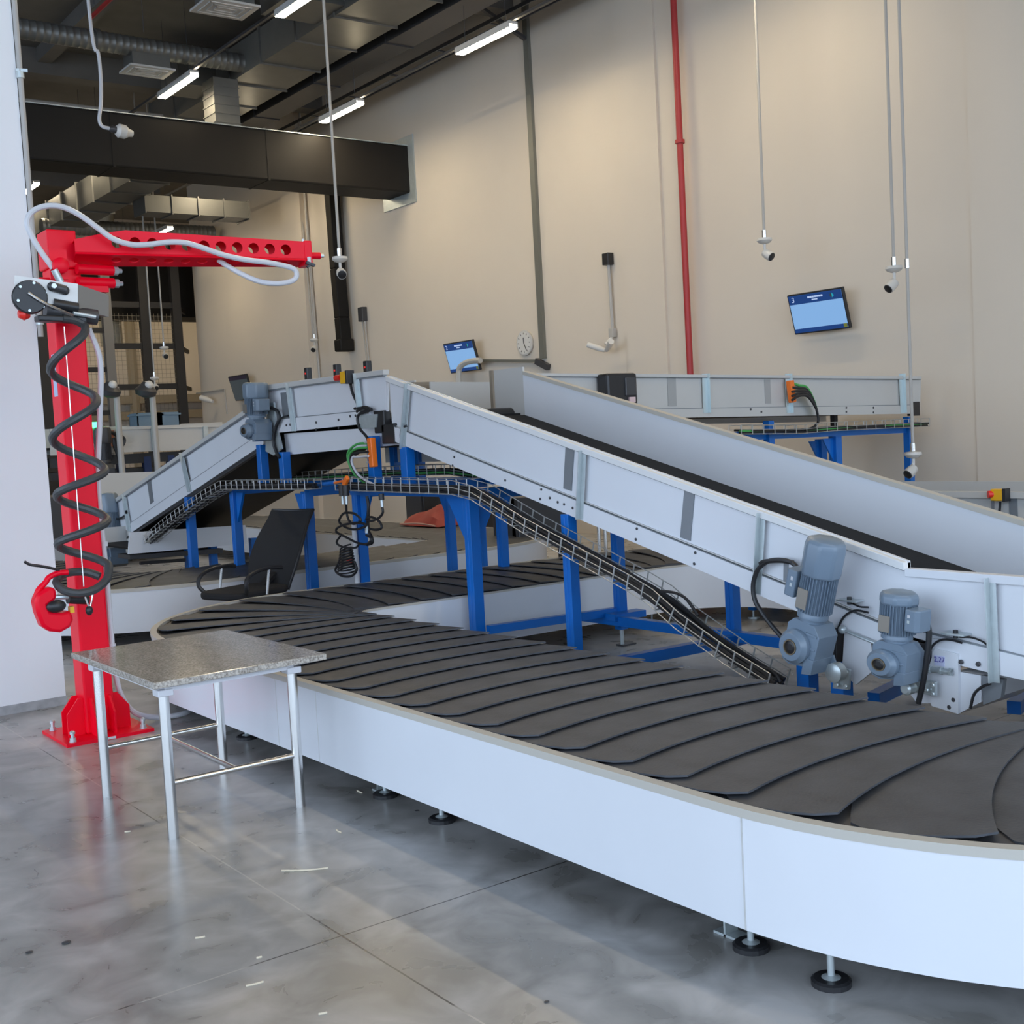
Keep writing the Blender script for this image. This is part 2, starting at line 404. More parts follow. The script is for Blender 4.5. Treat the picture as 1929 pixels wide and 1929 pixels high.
# steel purlins / red sprinkler pipes at the upper left
def pipe(name, label, cat, pts, r, material, n=10, couplings=()):
    t = thing(name, label, cat, pts[0])
    MB().tube(pts, r, n).build('pipe', material, t, smooth=True)
    for c, d in couplings: MB().cyl(Vector(c)-Vector(d)*.5, Vector(c)+Vector(d)*.5, r*1.5, 12).build('coupling', material, t, smooth=True)
    return t
pipe('sprinkler_pipe', 'dark red sprinkler pipe under the ceiling at the upper left', 'pipe', [(6.6, 12, 8.45), (6.6, 19.1, 8.45)], .035, PIPER)
pipe('sprinkler_pipe', 'dark red sprinkler pipe close to the pillar above the black duct', 'pipe', [(5.6, 21, 7.9), (5.6, 27, 7.9)], .03, PIPER)
pipe('ceiling_pipe', 'thin grey pipe crossing under the ceiling above the black duct', 'pipe', [(2.5, 22.5, 8.0), (9, 22.5, 8.0)], .05, CONDU)
pipe('ceiling_pipe', 'second thin grey pipe crossing just above the black duct', 'pipe', [(2.5, 21.2, 7.55), (8, 21.2, 7.55)], .06, CONDU)
# hanger rods
HR = [(7.0, 18, 'left'), (9.6, 18, 'm'), (6.0, 17.2, 'm'), (4.9, 19.2, 'm'), (10.7, 18.2, 'm'), (10.7, 13.2, 'm'), (9.6, 13, 'm'), (8.9, 26, 'm')]
WHERE = ['over the upper left pipe run', 'holding the silver duct beside the black one', 'left of the square diffuser', 'by the long spiral duct', 'holding the dark duct near the black one',
         'holding the dark duct near the top edge', 'holding the silver duct near the top edge', 'above the far silver duct']
for (x, y, _), wt in zip(HR, WHERE):
    o = MB().cyl((x, y, 7.97 if y < 24 else 7.3), (x, y, CZ), .006, 5).build('hanger_rod', DARK); tag(o, 'thin threaded rod %s' % wt, 'rod', 'ceiling hanger rods')

# ================================================================== WALL-MOUNTED AND HANGING THINGS
pipe('fire_pipe', 'red fire pipe running down the right wall', 'pipe', [(WX-.14, 12.22, CZ-.02), (WX-.14, 12.2, .0)], .045, PIPER, 12, [((WX-.14, 12.21, 5.6), (0, 0, .05))])
t = thing('cable_trunk', 'grey perforated trunking down the wall beside the clock', 'trunking', (WX-.03, 15.67, 2.8))
MB().box(WX-.06, WX, 15.60, 15.72, 2.86, CZ-.05).build('trunk', mat('dull_zinc_trunking', (.20, .20, .175), .5, metal=.3), t)
MB().bar((WX-.06, 15.66, 8.0), (WX-.9, 15.66, 8.35), .07, .05).build('strut', DARK, t)
_a, _b, _c = pX(1033, 692, WX-.05), pX(1011, 680, WX-.05), pX(905, 679, WX-.05)
MB().bar(_a, _b, .10, .08, (1,0,0)).build('trunk_foot', DARK, t)
MB().bar(_b, _c, .05, .05, (1,0,0)).build('side_branch', mat('dull_zinc_trunking', (.20, .20, .175), .5, metal=.3), t)
MB().tube(curve([tuple(pX(*q, WX-.32)) for q in ((905,679),(890,680),(876,684),(866,693),(864,706),(864,722))]), .05, 8).build('flexible_conduit', GREYP, t, smooth=True)
def camera(name, label, top, bot, facing, r=.018, coupl=()):
    t = thing(name, label, 'security camera', top)
    top, bot = Vector(top), Vector(bot)
    MB().cyl(top, bot, r, 8).build('pole', CONDU, t, smooth=True)
    MB().cyl(bot+Vector((0,0,.02)), bot+Vector((0,0,.12)), r*1.6, 10).build('collar', STEEL, t, smooth=True)
    MB().lathe([(.02,.03),(.09,.02),(.095,-.01),(.07,-.035),(.03,-.05)], bot, (0,0,1), 20).build('mount_dome', CAMW, t, smooth=True)
    f = Vector(facing).normalized(); hp = bot+Vector((0,0,-.16))+f*.05
    MB().tube(curve([bot+Vector((0,0,-.04)), bot+Vector((0,0,-.1)), hp-f*.03], 4), .018, 8).build('neck', CAMW, t, smooth=True)
    MB().lathe([(.02,-.08),(.05,-.06),(.06,0),(.058,.06)], hp, f, 18).build('camera_head', CAMW, t, smooth=True)
    MB().lathe([(.052,.055),(.05,.07),(.02,.078)], hp, f, 18).build('lens', BLACK, t, smooth=True)
    for c in coupl: MB().cyl(Vector(c)+Vector((0,0,-.05)), Vector(c)+Vector((0,0,.05)), r*1.5, 10).build('coupling', STEEL, t, smooth=True)
    return t
def col(px1, px2, Y): a = pY(*px1, Y); b = pY(*px2, Y); return (b.x, Y, CZ-.01), tuple(b)
tp, bt = col((612, 40), (640, 487), 13.0); camera('pole_camera', 'security camera on a thin pole in front of the black wall chase', tp, bt, (-.3, -.8, -.4))
b = pX(1440, 452, 11.7); camera('pole_camera', 'security camera on a pole above and left of the blue wall screen', (b.x, b.y, CZ-.01), tuple(b), (.1, -.85, -.55))
b = pX(1684, 505, 11.6); camera('pole_camera', 'security camera on the shorter of two poles, right of the blue screen', (b.x, b.y, CZ-.01), tuple(b), (-.75, .2, -.6))
b = pX(1720, 855, 11.5); c = pX(1706, 497, 11.5); camera('pole_camera', 'security camera low on the longest pole, beside the blue conveyor leg', (b.x, b.y, CZ-.01), tuple(b), (-.75, .1, -.5), coupl=[(b.x, b.y, c.z)])
b = pY(592, 640, 23.0); camera('pole_camera', 'far security camera on twin conduit near the wall corner', (b.x, 23.0, CZ-.01), tuple(b), (-.6, -.5, -.5))
b = pY(309, 655, 25.0); camera('pole_camera', 'far security camera hanging before the mesh cage', (b.x, 25, CZ-.01), tuple(b), (-.1, -.9, -.3))
b = pY(291, 712, 24.5); camera('pole_camera', 'far security camera low on a pole before the mesh cage', (b.x, 24.5, CZ-.01), tuple(b), (-.1, -.8, -.5))
b = pX(1150, 628, WX-.1)
t = thing('wall_camera', 'wall camera with two arms under a black box and conduit', 'security camera', tuple(b))
q = pX(1145, 488, WX-.06)
MB().box(WX-.12, WX, q.y-.07, q.y+.07, q.z-.09, q.z+.09).build('junction_box', BLACK, t, bevel=.01)
MB().cyl((WX-.05, q.y, q.z-.09), (WX-.05, b.y, b.z+.08), .025, 8).build('conduit', CONDU, t, smooth=True)
MB().box(WX-.1, WX-.01, b.y-.05, b.y+.05, b.z-.06, b.z+.08).build('base', CONDU, t, bevel=.01)
MB().tube([(WX-.06, b.y, b.z-.05), (WX-.2, b.y+.02, b.z-.16)], .02, 8).build('arm', CAMW, t, smooth=True)
MB().lathe([(.03,-.1),(.045,0),(.045,.2)], (WX-.25, b.y+.1, b.z-.22), (-.4, .8, .35), 14).build('camera_head', CAMW, t, smooth=True)
MB().lathe([(.03,-.1),(.045,0),(.045,.2)], (WX-.25, b.y-.1, b.z-.22), (-.4, -.8, .35), 14).build('camera_head', CAMW, t, smooth=True)
q = pX(683, 592, WX-.06); q2 = pX(691, 688, WX-.06)
t = thing('wall_sensor', 'small dark wall box with thin conduits, right of the black chase', 'sensor', tuple(q))
MB().box(WX-.12, WX, q.y-.09, q.y+.09, q.z-.14, q.z+.14).build('junction_box', DARK, t, bevel=.01)
MB().cyl((WX-.05, q.y-.05, q.z-.1), (WX-.05, q2.y-.08, q2.z-.1), .015, 6).cyl((WX-.05, q.y+.05, q.z-.1), (WX-.05, q2.y-.02, q2.z-.1), .015, 6).build('conduit', CONDU, t, smooth=True)
# second wall camera at the far left end of the wall
b = pX(400, 745, WX-.1)
t = thing('wall_camera', 'small far wall camera beside the wall end near the cage', 'security camera', tuple(b))
MB().tube([(WX-.02, b.y+1.2, b.z+.12), (WX-.02, b.y-.6, b.z+.12), (WX-.02, b.y-.65, b.z-.5)], .02, 6).build('conduit', CONDU, t, smooth=True)
MB().lathe([(.04,-.2),(.07,0),(.07,.2)], (WX-.25, b.y, b.z-.1), (-.4, .8, .3), 12).build('camera_head', CAMW, t, smooth=True)
# black pipe chase on the wall under the black duct
t = thing('black_chase', 'black cable chase hanging down the wall from the black duct', 'pipe chase', (WX-.15, 21.3, 3.3))
yb, zb = pX(648, 662, WX-.2).yz
pts = [(WX-.2, yb+.1, 7.1), (WX-.2, yb+.05, 5.2), (WX-.2, yb, 4.2), (WX-.2, yb-.02, zb+.2)]
for a, b2 in zip(pts, pts[1:]): MB().bar(a, b2, .22, .25, (1,0,0)).build('chase_section', DUCTB, t, bevel=.02)
MB().box(WX-.35, WX-.02, yb-.14, yb+.14, zb, zb+.25).build('chase_foot', DUCTB, t, bevel=.03)
# twin conduits left of it
p = pX(578, 400, WX-.05); q = pX(606, 690, WX-.05)
pipe('wall_conduit', 'thin pale conduit on the wall left of the black chase', 'conduit', [(WX-.05, p.y+.1, 8.4), (WX-.05, q.y+.1, 2.3)], .03, CONDU, 8)
pipe('wall_conduit', 'wider flat pale conduit on the wall, second from the black chase', 'conduit', [(WX-.05, p.y+.35, 8.4), (WX-.05, q.y+.3, 3.9)], .02, CONDU, 8)
# lamp socket on a cord
pts = [tuple(pY(*q, 15.0)) for q in ((160, 0), (172, 55), (185, 100), (190, 150), (190, 195), (187, 225), (193, 238), (206, 242))]
pts[0] = (pts[0][0], 15, CZ-.02)
t = thing('cord_socket', 'pale cord hanging from the ceiling with a plug socket on its end', 'cord', pts[0])
MB().tube(curve(pts, 6), .022, 8).build('cord', HOSEW, t, smooth=True)
e = Vector(pts[-1])
MB().lathe([(.03,0),(.045,.04),(.045,.08)], e, (1, .1, -.1), 14).build('plug', DARK, t, smooth=True)
MB().lathe([(.05,.08),(.085,.12),(.085,.2),(.05,.25),(.04,.3)], e, (1, .1, -.1), 16).build('socket', CAMW, t, smooth=True)

# screens
def screen(label, corners, digit, off=False):
    tl, tr, bl, br = corners
    P = [pX(*c, WX-.22) for c in corners]
    yl, yr = (P[0].y+P[2].y)/2, (P[1].y+P[3].y)/2; w = abs(yl-yr); zc = sum(p.z for p in P)/4; yc = (yl+yr)/2
    h = w*.6
    t = thing('wall_screen', label, 'screen', (WX-.22, yc, zc), 'information screens on the right wall')
    a = math.radians(15)
    sa, ca = math.sin(a), math.cos(a)
    M = Matrix(((0, -sa, -ca, WX-.22), (-1, 0, 0, yc), (0, ca, -sa, zc), (0, 0, 0, 1)))
    # local frame: x right (as read), y up, z towards the viewer
    MB(M).box(-w/2, w/2, -h/2, h/2, -.05, 0).build('bezel', BLACK, t, bevel=.006)
    b = .018
    if off:
        MB(M).box(-w/2+b, w/2-b, -h/2+b, h/2-b, 0, .002).build('panel', SCRO, t)
        MB(M).box(-w/2+b, w/2-b, h/2-b-.15*h, h/2-b, .002, .003).build('header', emis('screen_dark_off', (.015, .012, .03), .5), t)
    else:
        MB(M).box(-w/2+b, w/2-b, -h/2+b, h/2-b, 0, .002).build('panel', SCRB, t)
        MB(M).box(-w/2+b, w/2-b, h/2-b-.22*h, h/2-b, .002, .004).build('header', SCRD, t)
        MB(M).box(-w/2+b, w/2-b, -h/2+b, -h/2+b+.10*h, .002, .004).build('footer', SCRD, t)
        yh = h/2-b-.11*h
        text(digit, .19*h, SCRW, t, M @ Matrix.Translation((-w*.40, yh, .005)))
        k = MB(M); x = -.13*w
        for q in (.04, .03, .035, .045, .03, .04, .03): k.box(x, x+q*w, yh+.005*h, yh+.05*h, .004, .006); x += q*w+.004*w
        x = -.06*w
        for q in (.03, .025, .04): k.box(x, x+q*w, yh-.055*h, yh-.025*h, .004, .006); x += q*w+.004*w
        k.build('title_line', SCRW, t)
        MB(M).lathe([(.05*h,0),(.05*h,.002)], (.30*w, yh, .004), (0,0,1), 16).build('emblem', SCRO, t)
        MB(M).prism([(.305*w, yh-.06*h, .0065), (.345*w, yh-.01*h, .0065), (.31*w, yh+.06*h, .0065)], [(.305*w, yh-.06*h, .007), (.345*w, yh-.01*h, .007), (.31*w, yh+.06*h, .007)]).build('emblem', SCRT, t)
        MB(M).box(w/2-b-.07*w, w/2-b-.01*w, -h/2+b+.01*h, -h/2+b+.10*h, .004, .006).build('badge', mat('olive_badge', (.30, .32, .05), .5), t)
    MB().bar((WX-.18, yc, zc), (WX-.01, yc, zc), .12, .12).build('wall_bracket', BLACK, t)
screen('blue wall screen showing a large 3, tilted down', [(1483,552),(1587,534),(1497,637),(1600,625)], '3')
screen('blue wall screen showing a 2, partly behind a bent conduit', [(836,650),(890,640),(848,705),(903,695)], '2')
screen('dark wall screen behind the motor at the top of the left incline', [(431,711),(466,706),(442,755),(474,750)], '1', True)
# clock
c = pX(992, 646, WX)
t = thing('wall_clock', 'round white wall clock beside the grey trunking', 'clock', (WX-.03, c.y, c.z))
MB().lathe([(.19,0),(.21,.03),(.21,.05),(.195,.055)], (WX, c.y, c.z), (-1,0,0), 32).build('case', GWHITE, t, smooth=True)
MB().lathe([(.185,.05),(.185,.057)], (WX, c.y, c.z), (-1,0,0), 32).build('face', mat('clock_face', (.7, .69, .66), .5), t)
for k in range(12):
    a = k*PI/6; MB().bar((WX-.058, c.y-math.sin(a)*.14, c.z+math.cos(a)*.14), (WX-.058, c.y-math.sin(a)*.17, c.z+math.cos(a)*.17), .012, .004, (1,0,0)).build('hour_mark', DARK, t)
MB().bar((WX-.062, c.y, c.z), (WX-.062, c.y-.06, c.z-.12), .012, .004, (1,0,0)).build('hand', BLACK, t)
MB().bar((WX-.062, c.y, c.z), (WX-.062, c.y+.005, c.z+.09), .014, .004, (1,0,0)).build('hand', BLACK, t)

# ================================================================== MESH CAGE AT THE FAR END
CY = 29.6
CAGEB = mat('black_cage_steel', (.018, .016, .015), .5)
t = thing('mesh_cage', 'tall black framed wire mesh cage at the far end of the hall', 'cage', (9, CY, 0))
def cx(px, py): return pY(px, py, CY).x
xs = [cx(80, 650), cx(142, 650), cx(205, 650), cx(275, 650), cx(336, 650), WX+.02]
for i, x in enumerate(xs[:5]):
    MB().box(x-.11, x+.11, CY-.08, CY+.08, 0, 7.2).build('post', CAGEB if i != 2 else mat('grey_cage_post', (.20, .19, .18), .5), t)
for py in (575, 652, 728): 
    z = pY(300, py, CY).z; MB().box(xs[2], xs[4], CY-.04, CY+.04, z-.07, z+.07).build('rail', CAGEB, t)
    MB().bar((xs[4], CY, z), (WX+.3, CY+1.8, z), .06, .1).build('return_rail', CAGEB, t)
for py in (622, 697, 780, 850):
    z = pY(130, py, CY).z; MB().box(xs[0], xs[2], CY-.04, CY+.04, z-.06, z+.06).build('rail', CAGEB, t)
w = MB(); x = xs[0]
while x < xs[4]: w.box(x-.003, x+.003, CY-.003, CY+.003, .1, 5.1); x += .11
z = .2
while z < 5.1: w.box(xs[0], xs[4], CY-.003, CY+.003, z-.003, z+.003); z += .11
w.build('wire_mesh', mat('mesh_wire', (.26, .22, .16), .5), t)
o = MB().box(4, 16, 31.2, 32.4, 5.2, 6.9).build('black_duct', DUCTB); tag(o, 'black insulated duct above and behind the mesh cage', 'duct')
pipe('pale_pipe', 'pale wrapped vertical pipe behind the cage top', 'pipe', [(11.3, 33, 4.6), (11.3, 33, CZ)], .3, mat('pale_wrap', (.62, .56, .42), .7), 14)
for k, (x, l) in enumerate(((8.9, 'dark stain-like pipe run down the wall behind the cage, left'), (13.5, 'pipe run down the wall behind the cage, right'))):
    pipe('wall_pipe', l, 'pipe', [(x, 37.7, 0), (x, 37.7, 6)], .16, mat('brown_pipe', (.30, .25, .18), .7), 8)
for zz, l in ((3.2, 'brown cable tray on the wall behind the cage, upper'), (2.7, 'brown cable tray on the wall behind the cage, lower')):
    o = MB().box(8, 20, 37.6, 37.9, zz, zz+.25).build('wall_tray', mat('brown_tray', (.30, .25, .18), .7)); tag(o, l, 'cable tray')
# ================================================================== CAROUSELS
def ring(corners):
    """corners: (x, y, radius) clockwise seen from above; returns dense points and unit tangents along the centre line"""
    n = len(corners); pts = []
    for i in range(n):
        p0, p1, p2 = Vector(corners[i-1][:2]), Vector(corners[i][:2]), Vector(corners[(i+1)%n][:2]); r = corners[i][2]
        a, b = (p0-p1).normalized(), (p2-p1).normalized()
        th = a.angle(b)/2; t = r/math.tan(th); s = p1+a*t; e = p1+b*t
        c = p1+(a+b).normalized()*(r/math.sin(th))
        a0 = math.atan2(*(s-c).yx); a1 = math.atan2(*(e-c).yx)
        while a1 > a0: a1 -= 2*PI
        k = 18
        pts += [c+Vector((math.cos(a0+(a1-a0)*j/k), math.sin(a0+(a1-a0)*j/k)))*r for j in range(k+1)]
    out = []
    for i, p in enumerate(pts):
        q = pts[(i+1)%len(pts)]; L = (q-p).length; m = max(1, round(L/.06))
        out += [p+(q-p)*j/m for j in range(m)]
    T = [((out[(i+1)%len(out)]-out[i-1]).normalized()) for i in range(len(out))]
    return out, T
def carousel(label, corners, hw, feet, slat_label=None, phase=0, inner_feet=(), joints=()):
    P, T = ring(corners); n = len(P)
    t = thing('baggage_carousel', label, 'carousel', (corners[0][0], corners[0][1], 0), 'oval baggage carousels')
    def off(d): return [(p.x-q.y*d, p.y+q.x*d) for p, q in zip(P, T)]      # left of travel = outer side
    def band(d0, d1, z0, z1):
        a, b = off(d0), off(d1); v = [(x,y,z0) for x,y in a]+[(x,y,z1) for x,y in a]+[(x,y,z0) for x,y in b]+[(x,y,z1) for x,y in b]; f = []
        for i in range(n):
            j = (i+1)%n; f += [(i,j,n+j,n+i), (2*n+i,3*n+i,3*n+j,2*n+j), (n+i,n+j,3*n+j,3*n+i), (i,2*n+i,2*n+j,j)]
        return MB().add(v, f)
    band(hw, hw-.02, .12, .478).build('outer_skirt', WHITE, t, smooth=True)
    band(hw+.006, hw-.036, .478, .507).build('outer_edge_trim', RIM, t, smooth=True)
    band(-hw, -hw+.02, .12, .485).build('inner_skirt', WHITE, t, smooth=True)
    band(-hw-.004, -hw+.02, .485, .50).build('inner_edge_trim', RIM, t, smooth=True)
    band(hw-.04, -hw+.03, .47, .49).build('deck', DARK, t)
    band(hw-.3, hw-.38, .2, .3).build('frame_rail', DARK, t); band(-hw+.38, -hw+.3, .2, .3).build('frame_rail', DARK, t)
    # crescent slats
    cum = [0]
    for i in range(n): cum.append(cum[-1]+(P[(i+1)%n]-P[i]).length)
    N = round(cum[-1]/.27); pit = cum[-1]/N
    K = 14; v0, v1, ch, ul = -hw+.012, hw-.044, hw-.115, .41
    arc = lambda v: .09*(1-(v/.62)**2)
    vs = [v0+(ch-v0)*k/K for k in range(K+1)]
    low = [(arc(v), v) for v in vs]+[(.06, hw-.07), (.16, v1)]
    high = [(arc(v)+ul, v) for v in vs]+[(.06+ul-.1, hw-.07), (.16+ul-.16, v1)]
    m = len(low); V = []; F = []
    zt = lambda u: .015-.022*u/ul
    for dz in (0, -.007):
        for (u0, va), (u1, vb) in zip(low, high):
            for q in (0, .5, 1):
                u = u0+(u1-u0)*q; V.append((u-.2, va+(vb-va)*q, zt(u)+dz))
    for k in range(m-1):
        for q in range(2):
            a = k*3+q; F.append((a, a+1, a+4, a+3)); F.append(tuple(3*m+i for i in (a, a+3, a+4, a+1)))
        F.append((k*3, (k+1)*3, 3*m+(k+1)*3, 3*m+k*3)); F.append((k*3+2, 3*m+k*3+2, 3*m+(k+1)*3+2, (k+1)*3+2))
    F.append((0, 3*m, 3*m+1, 1)); F.append((1, 3*m+1, 3*m+2, 2)); e = (m-1)*3
    F.append((e, e+1, 3*m+e+1, 3*m+e)); F.append((e+1, e+2, 3*m+e+2, 3*m+e+1))
    first = None; j = 0
    for k in range(N):
        s = (k*pit+phase+.2) % cum[-1]
        j = 0
        while cum[j+1] < s: j += 1
        q = (s-cum[j])/(cum[j+1]-cum[j]); p = P[j].lerp(P[(j+1)%n], q); d = T[j].lerp(T[(j+1)%n], q)
        loc = Vector((p.x, p.y, .503))-t.location; rot = (0, 0, math.atan2(d.y, d.x))
        if first is None:
            first = MB().add(V, F).build('rubber_slat', RUB, t, smooth=True, origin=t.location, ang=.5)
            first.data.transform(Matrix.Translation(t.location))
            first.location = loc; first.rotation_euler = rot
        else: copy_part(first, t, loc, rot)
    for y in joints: MB().box(corners[0][0]-hw-.0012, corners[0][0]-hw+.004, y-.0013, y+.0013, .122, .477).build('panel_joint', GWHITE, t)
    if joints:
        for x, y in ((2.87, 5.02), (2.85, 2.74)): MB().box(x-.03, x+.03, y-.05, y+.05, 0, .008).box(x-.03, x+.03, y-.004, y+.004, 0, .05).build('anchor_bracket', GALV, t)
    # adjustable feet
    ff = None
    for x, y in feet:
        if ff is None:
            ff = MB().lathe([(.055,0),(.055,.012),(.03,.022),(.011,.03),(.011,.2)], (0,0,0), n=16).build('adjustable_foot', [GALV], t, smooth=True, origin=t.location)
            ff.data.transform(Matrix.Translation(t.location)); ff.location = Vector((x, y, 0))-t.location
            d = MB().lathe([(.06,0),(.06,.016),(.052,.022),(.0,.023)], (x, y, .0), n=18).build('foot_pad', BLACK, ff)
        else:
            c = copy_part(ff, t, Vector((x, y, 0))-t.location); copy_part(d, c)
    for x, y in inner_feet:
        MB().box(x-.03, x+.03, y-.03, y+.03, .07, .3).build('frame_leg', BLUE, t)
        MB().cyl((x, y, .01), (x, y, .08), .009, 8).cyl((x, y, 0), (x, y, .012), .05, 14).build('leg_foot', GALV, t)
    return t
C1 = [(3.41, 1.72, .9), (3.41, 8.16, .84), (8.36, 7.98, 1.45), (8.36, 1.72, 1.2)]
feet1 = [(2.85, 6.525), (2.835, 4.936), (2.82, 4.426), (2.815, 2.62), (2.80, 2.29), (3.2, 1.45), (3.95, 1.2), (5.5, 1.15), (2.95, 7.7), (3.9, 8.7), (5.5, 8.7), (7.2, 8.55)]
carousel('near baggage carousel of black rubber slats, curving across the foreground', C1, .71, feet1, phase=.045,
         joints=[pX(597, 1350, 2.70).y, pX(1398, 1600, 2.70).y, pX(520, 1310, 2.70).y], inner_feet=[(6.35, 7.75), (7.1, 7.6), (7.72, 7.0), (7.75, 6.3), (7.75, 5.6), (5.2, 7.75), (7.8, 4.6)])
C2 = [(3.35, 10.95, 1.0), (3.35, 19.2, .9), (8.15, 19.2, .9), (8.15, 10.83, .9)]
feet2 = [(3.3, 10.9), (4.5, 10.4), (6, 10.35), (7.5, 10.45), (8.6, 11.4)]
carousel('far baggage carousel behind the office chair, with a red bag on it', C2, .68, feet2)

# ================================================================== GRANITE TABLE
t = thing('granite_table', 'square granite-topped table on four stainless legs in the foreground', 'table', (2.2, 5.58, 0))
MB().box(1.785, 2.617, 5.02, 6.16, .682, .712).build('granite_top', GRAN, t, bevel=.006)
LX, LY = (1.855, 2.47), (5.10, 5.98)
for x in LX:
    for y in LY:
        MB().cyl((x, y, 0), (x, y, .645), .0235, 24).build('leg', STEEL, t, smooth=True)
        MB().box(x-.035, x+.035, y-.035, y+.035, .635, .665).build('corner_block', HOSEW, t, bevel=.004)
m_ = MB()
for y in LY: m_.box(LX[0], LX[1], y-.025, y+.025, .655, .682)
for x in LX: m_.box(x-.025, x+.025, LY[0], LY[1], .655, .682)
m_.build('top_frame', HOSEW, t)
zs = .245
for y in LY: MB().cyl((LX[0], y, zs), (LX[1], y, zs), .0125, 14).build('stretcher', STEEL, t, smooth=True)
MB().cyl((sum(LX)/2, LY[0], zs), (sum(LX)/2, LY[1], zs), .0125, 14).build('stretcher', STEEL, t, smooth=True)

# ================================================================== RED JIB CRANE
BX, BY = 2.265, 7.40
t = thing('jib_crane', 'red jib crane post with a pierced arm, behind the granite table', 'crane', (BX, BY, 0))
MB().box(2.01, 2.53, 7.15, 7.65, 0, .02).build('base_plate', RED, t)
S = .088
MB().box(BX-S, BX+S, BY-S, BY+S, .02, 2.80).build('post', RED, t, bevel=.012)
for sx, sy in ((1,0), (-1,0), (0,1), (0,-1)):
    pr = [(S, .02), (S+.10, .02), (S+.10, .15), (S+.03, .24), (S, .24)]
    g = MB()
    if sx:
        for o in (-.055, .055): g.prY([(BX+sx*a, z) for a, z in pr], BY+o-.006, BY+o+.006)
    else:
        for o in (-.055, .055): g.prX([(BY+sy*a, z) for a, z in pr], BX+o-.006, BX+o+.006)
    g.build('gusset', RED, t)
for x in (2.06, 2.48):
    for y in (7.20, 7.60):
        MB().lathe([(.022,.02),(.022,.024),(.018,.024),(.018,.042),(.011,.042),(.011,.065),(.016,.065),(.016,.078),(.008,.085)], (x, y, 0), n=10).build('anchor_bolt', GALV, t)
MB().box(2.235, 2.295, 7.146, 7.15, .004, .018).build('plate_label', HOSEW, t)
# hinge head
MB().box(BX-.10, BX+.07, BY-.10, BY+.10, 2.80, 3.02).build('head', RED, t, bevel=.008)
MB().box(BX-.16, BX-.07, BY-.10, BY+.0, 2.62, 2.74).build('cable_bracket', RED, t, bevel=.008)
# arm: hollow box with holes; front face towards the camera
tip = Vector((3.66, 7.02, 0)); rt0 = Vector((BX-.02, BY-.12, 0)); ad = (tip-rt0).normalized(); L = (tip-rt0).length
an = Vector((ad.y, -ad.x, 0))                                        # towards the camera
MA = Matrix(((ad.x, an.x, 0, rt0.x), (ad.y, an.y, 0, rt0.y), (0, 0, 1, 0), (0, 0, 0, 1)))   # (along, out, z)
def holed(mb, cells, place, th, seg=24):
    """cells: (quad of 4 2-D corners, hole centre, radius or None); place(u, v, d) -> 3-D"""
    for quad, c, r in cells:
        q = [Vector(p) for p in quad]
        if not r:
            mb.prism([place(p.x, p.y, 0) for p in q], [place(p.x, p.y, th) for p in q]); continue
        c = Vector(c); outer = []; inner = []
        angs = sorted([2*PI*k/seg+PI/seg for k in range(seg)]+[math.atan2(*(p-c).yx) % (2*PI) for p in q]); sg = len(angs)
        for a in angs:
            d = Vector((math.cos(a), math.sin(a))); best = 1e9
            for i in range(4):
                p, e = q[i], q[(i+1)%4]-q[i]; den = d.x*e.y-d.y*e.x
                if abs(den) < 1e-9: continue
                w = p-c; tt = (w.x*e.y-w.y*e.x)/den; ss = (w.x*d.y-w.y*d.x)/den
                if tt > 0 and -1e-6 <= ss <= 1+1e-6: best = min(best, tt)
            outer.append(c+d*best); inner.append(c+d*r)
        V = [place(p.x, p.y, z) for z in (0, th) for R in (outer, inner) for p in R]; F = []
        for k in range(sg):
            j = (k+1)%sg
            F += [(k, j, sg+j, sg+k), (2*sg+k, 3*sg+k, 3*sg+j, 2*sg+j), (sg+k, sg+j, 3*sg+j, 3*sg+k), (k, 2*sg+k, 2*sg+j, j)]
        mb.add(V, F)
zt0, zb0, zt1, zb1 = 3.005, 2.835, 2.955, 2.83
U0 = .06
ztop = lambda u: 2.945+.06*min(1, max(0, (u-U0)/.26)) if u < U0+.26 else 3.005-.045*(u-U0-.26)/(L-U0-.26)
zbot = lambda u: 2.878-.020*u/L
zlow = lambda u: 2.818+.012*u/L
NH = 11; holes = [.30+i*(L-.42)/(NH-1) for i in range(NH)]
edges = [U0, .235]+[(holes[i]+holes[i+1])/2 for i in range(NH-1)]+[L-.055, L]
cells = []
for i in range(len(edges)-1):
    a, b = edges[i], edges[i+1]; quad = [(a, zbot(a)), (b, zbot(b)), (b, ztop(b)), (a, ztop(a))]
    h = holes[i-1] if 1 <= i <= NH else None
    cells.append((quad, (h, (zbot(h)+ztop(h))/2) if h else None, (.033 if h else None)))
mb = MB(MA); W = .15
holed(mb, cells, lambda u, z, d: (u, W/2-d, z), .006)
holed(mb, cells, lambda u, z, d: (u, -W/2+d, z), .006)
for i in range(len(edges)-1):
    a, b = edges[i], edges[i+1]; mb.prism([(a,-W/2,zlow(a)), (b,-W/2,zlow(b)), (b,-W/2,zbot(b)), (a,-W/2,zbot(a))], [(a,-W/2+.006,zlow(a)), (b,-W/2+.006,zlow(b)), (b,-W/2+.006,zbot(b)), (a,-W/2+.006,zbot(a))])
bc = []
for i in range(len(edges)-1):
    a, b = edges[i], edges[i+1]; h = holes[i-1] if 1 <= i <= NH else None
    bc.append(([(a, -W/2), (b, -W/2), (b, W/2), (a, W/2)], (h, 0) if h else None, .03 if h else None))
holed(mb, bc, lambda u, v, d: (u, v, zlow(u)+(zbot(u)-zlow(u))*(v/W+.5)-.003+d), .006)
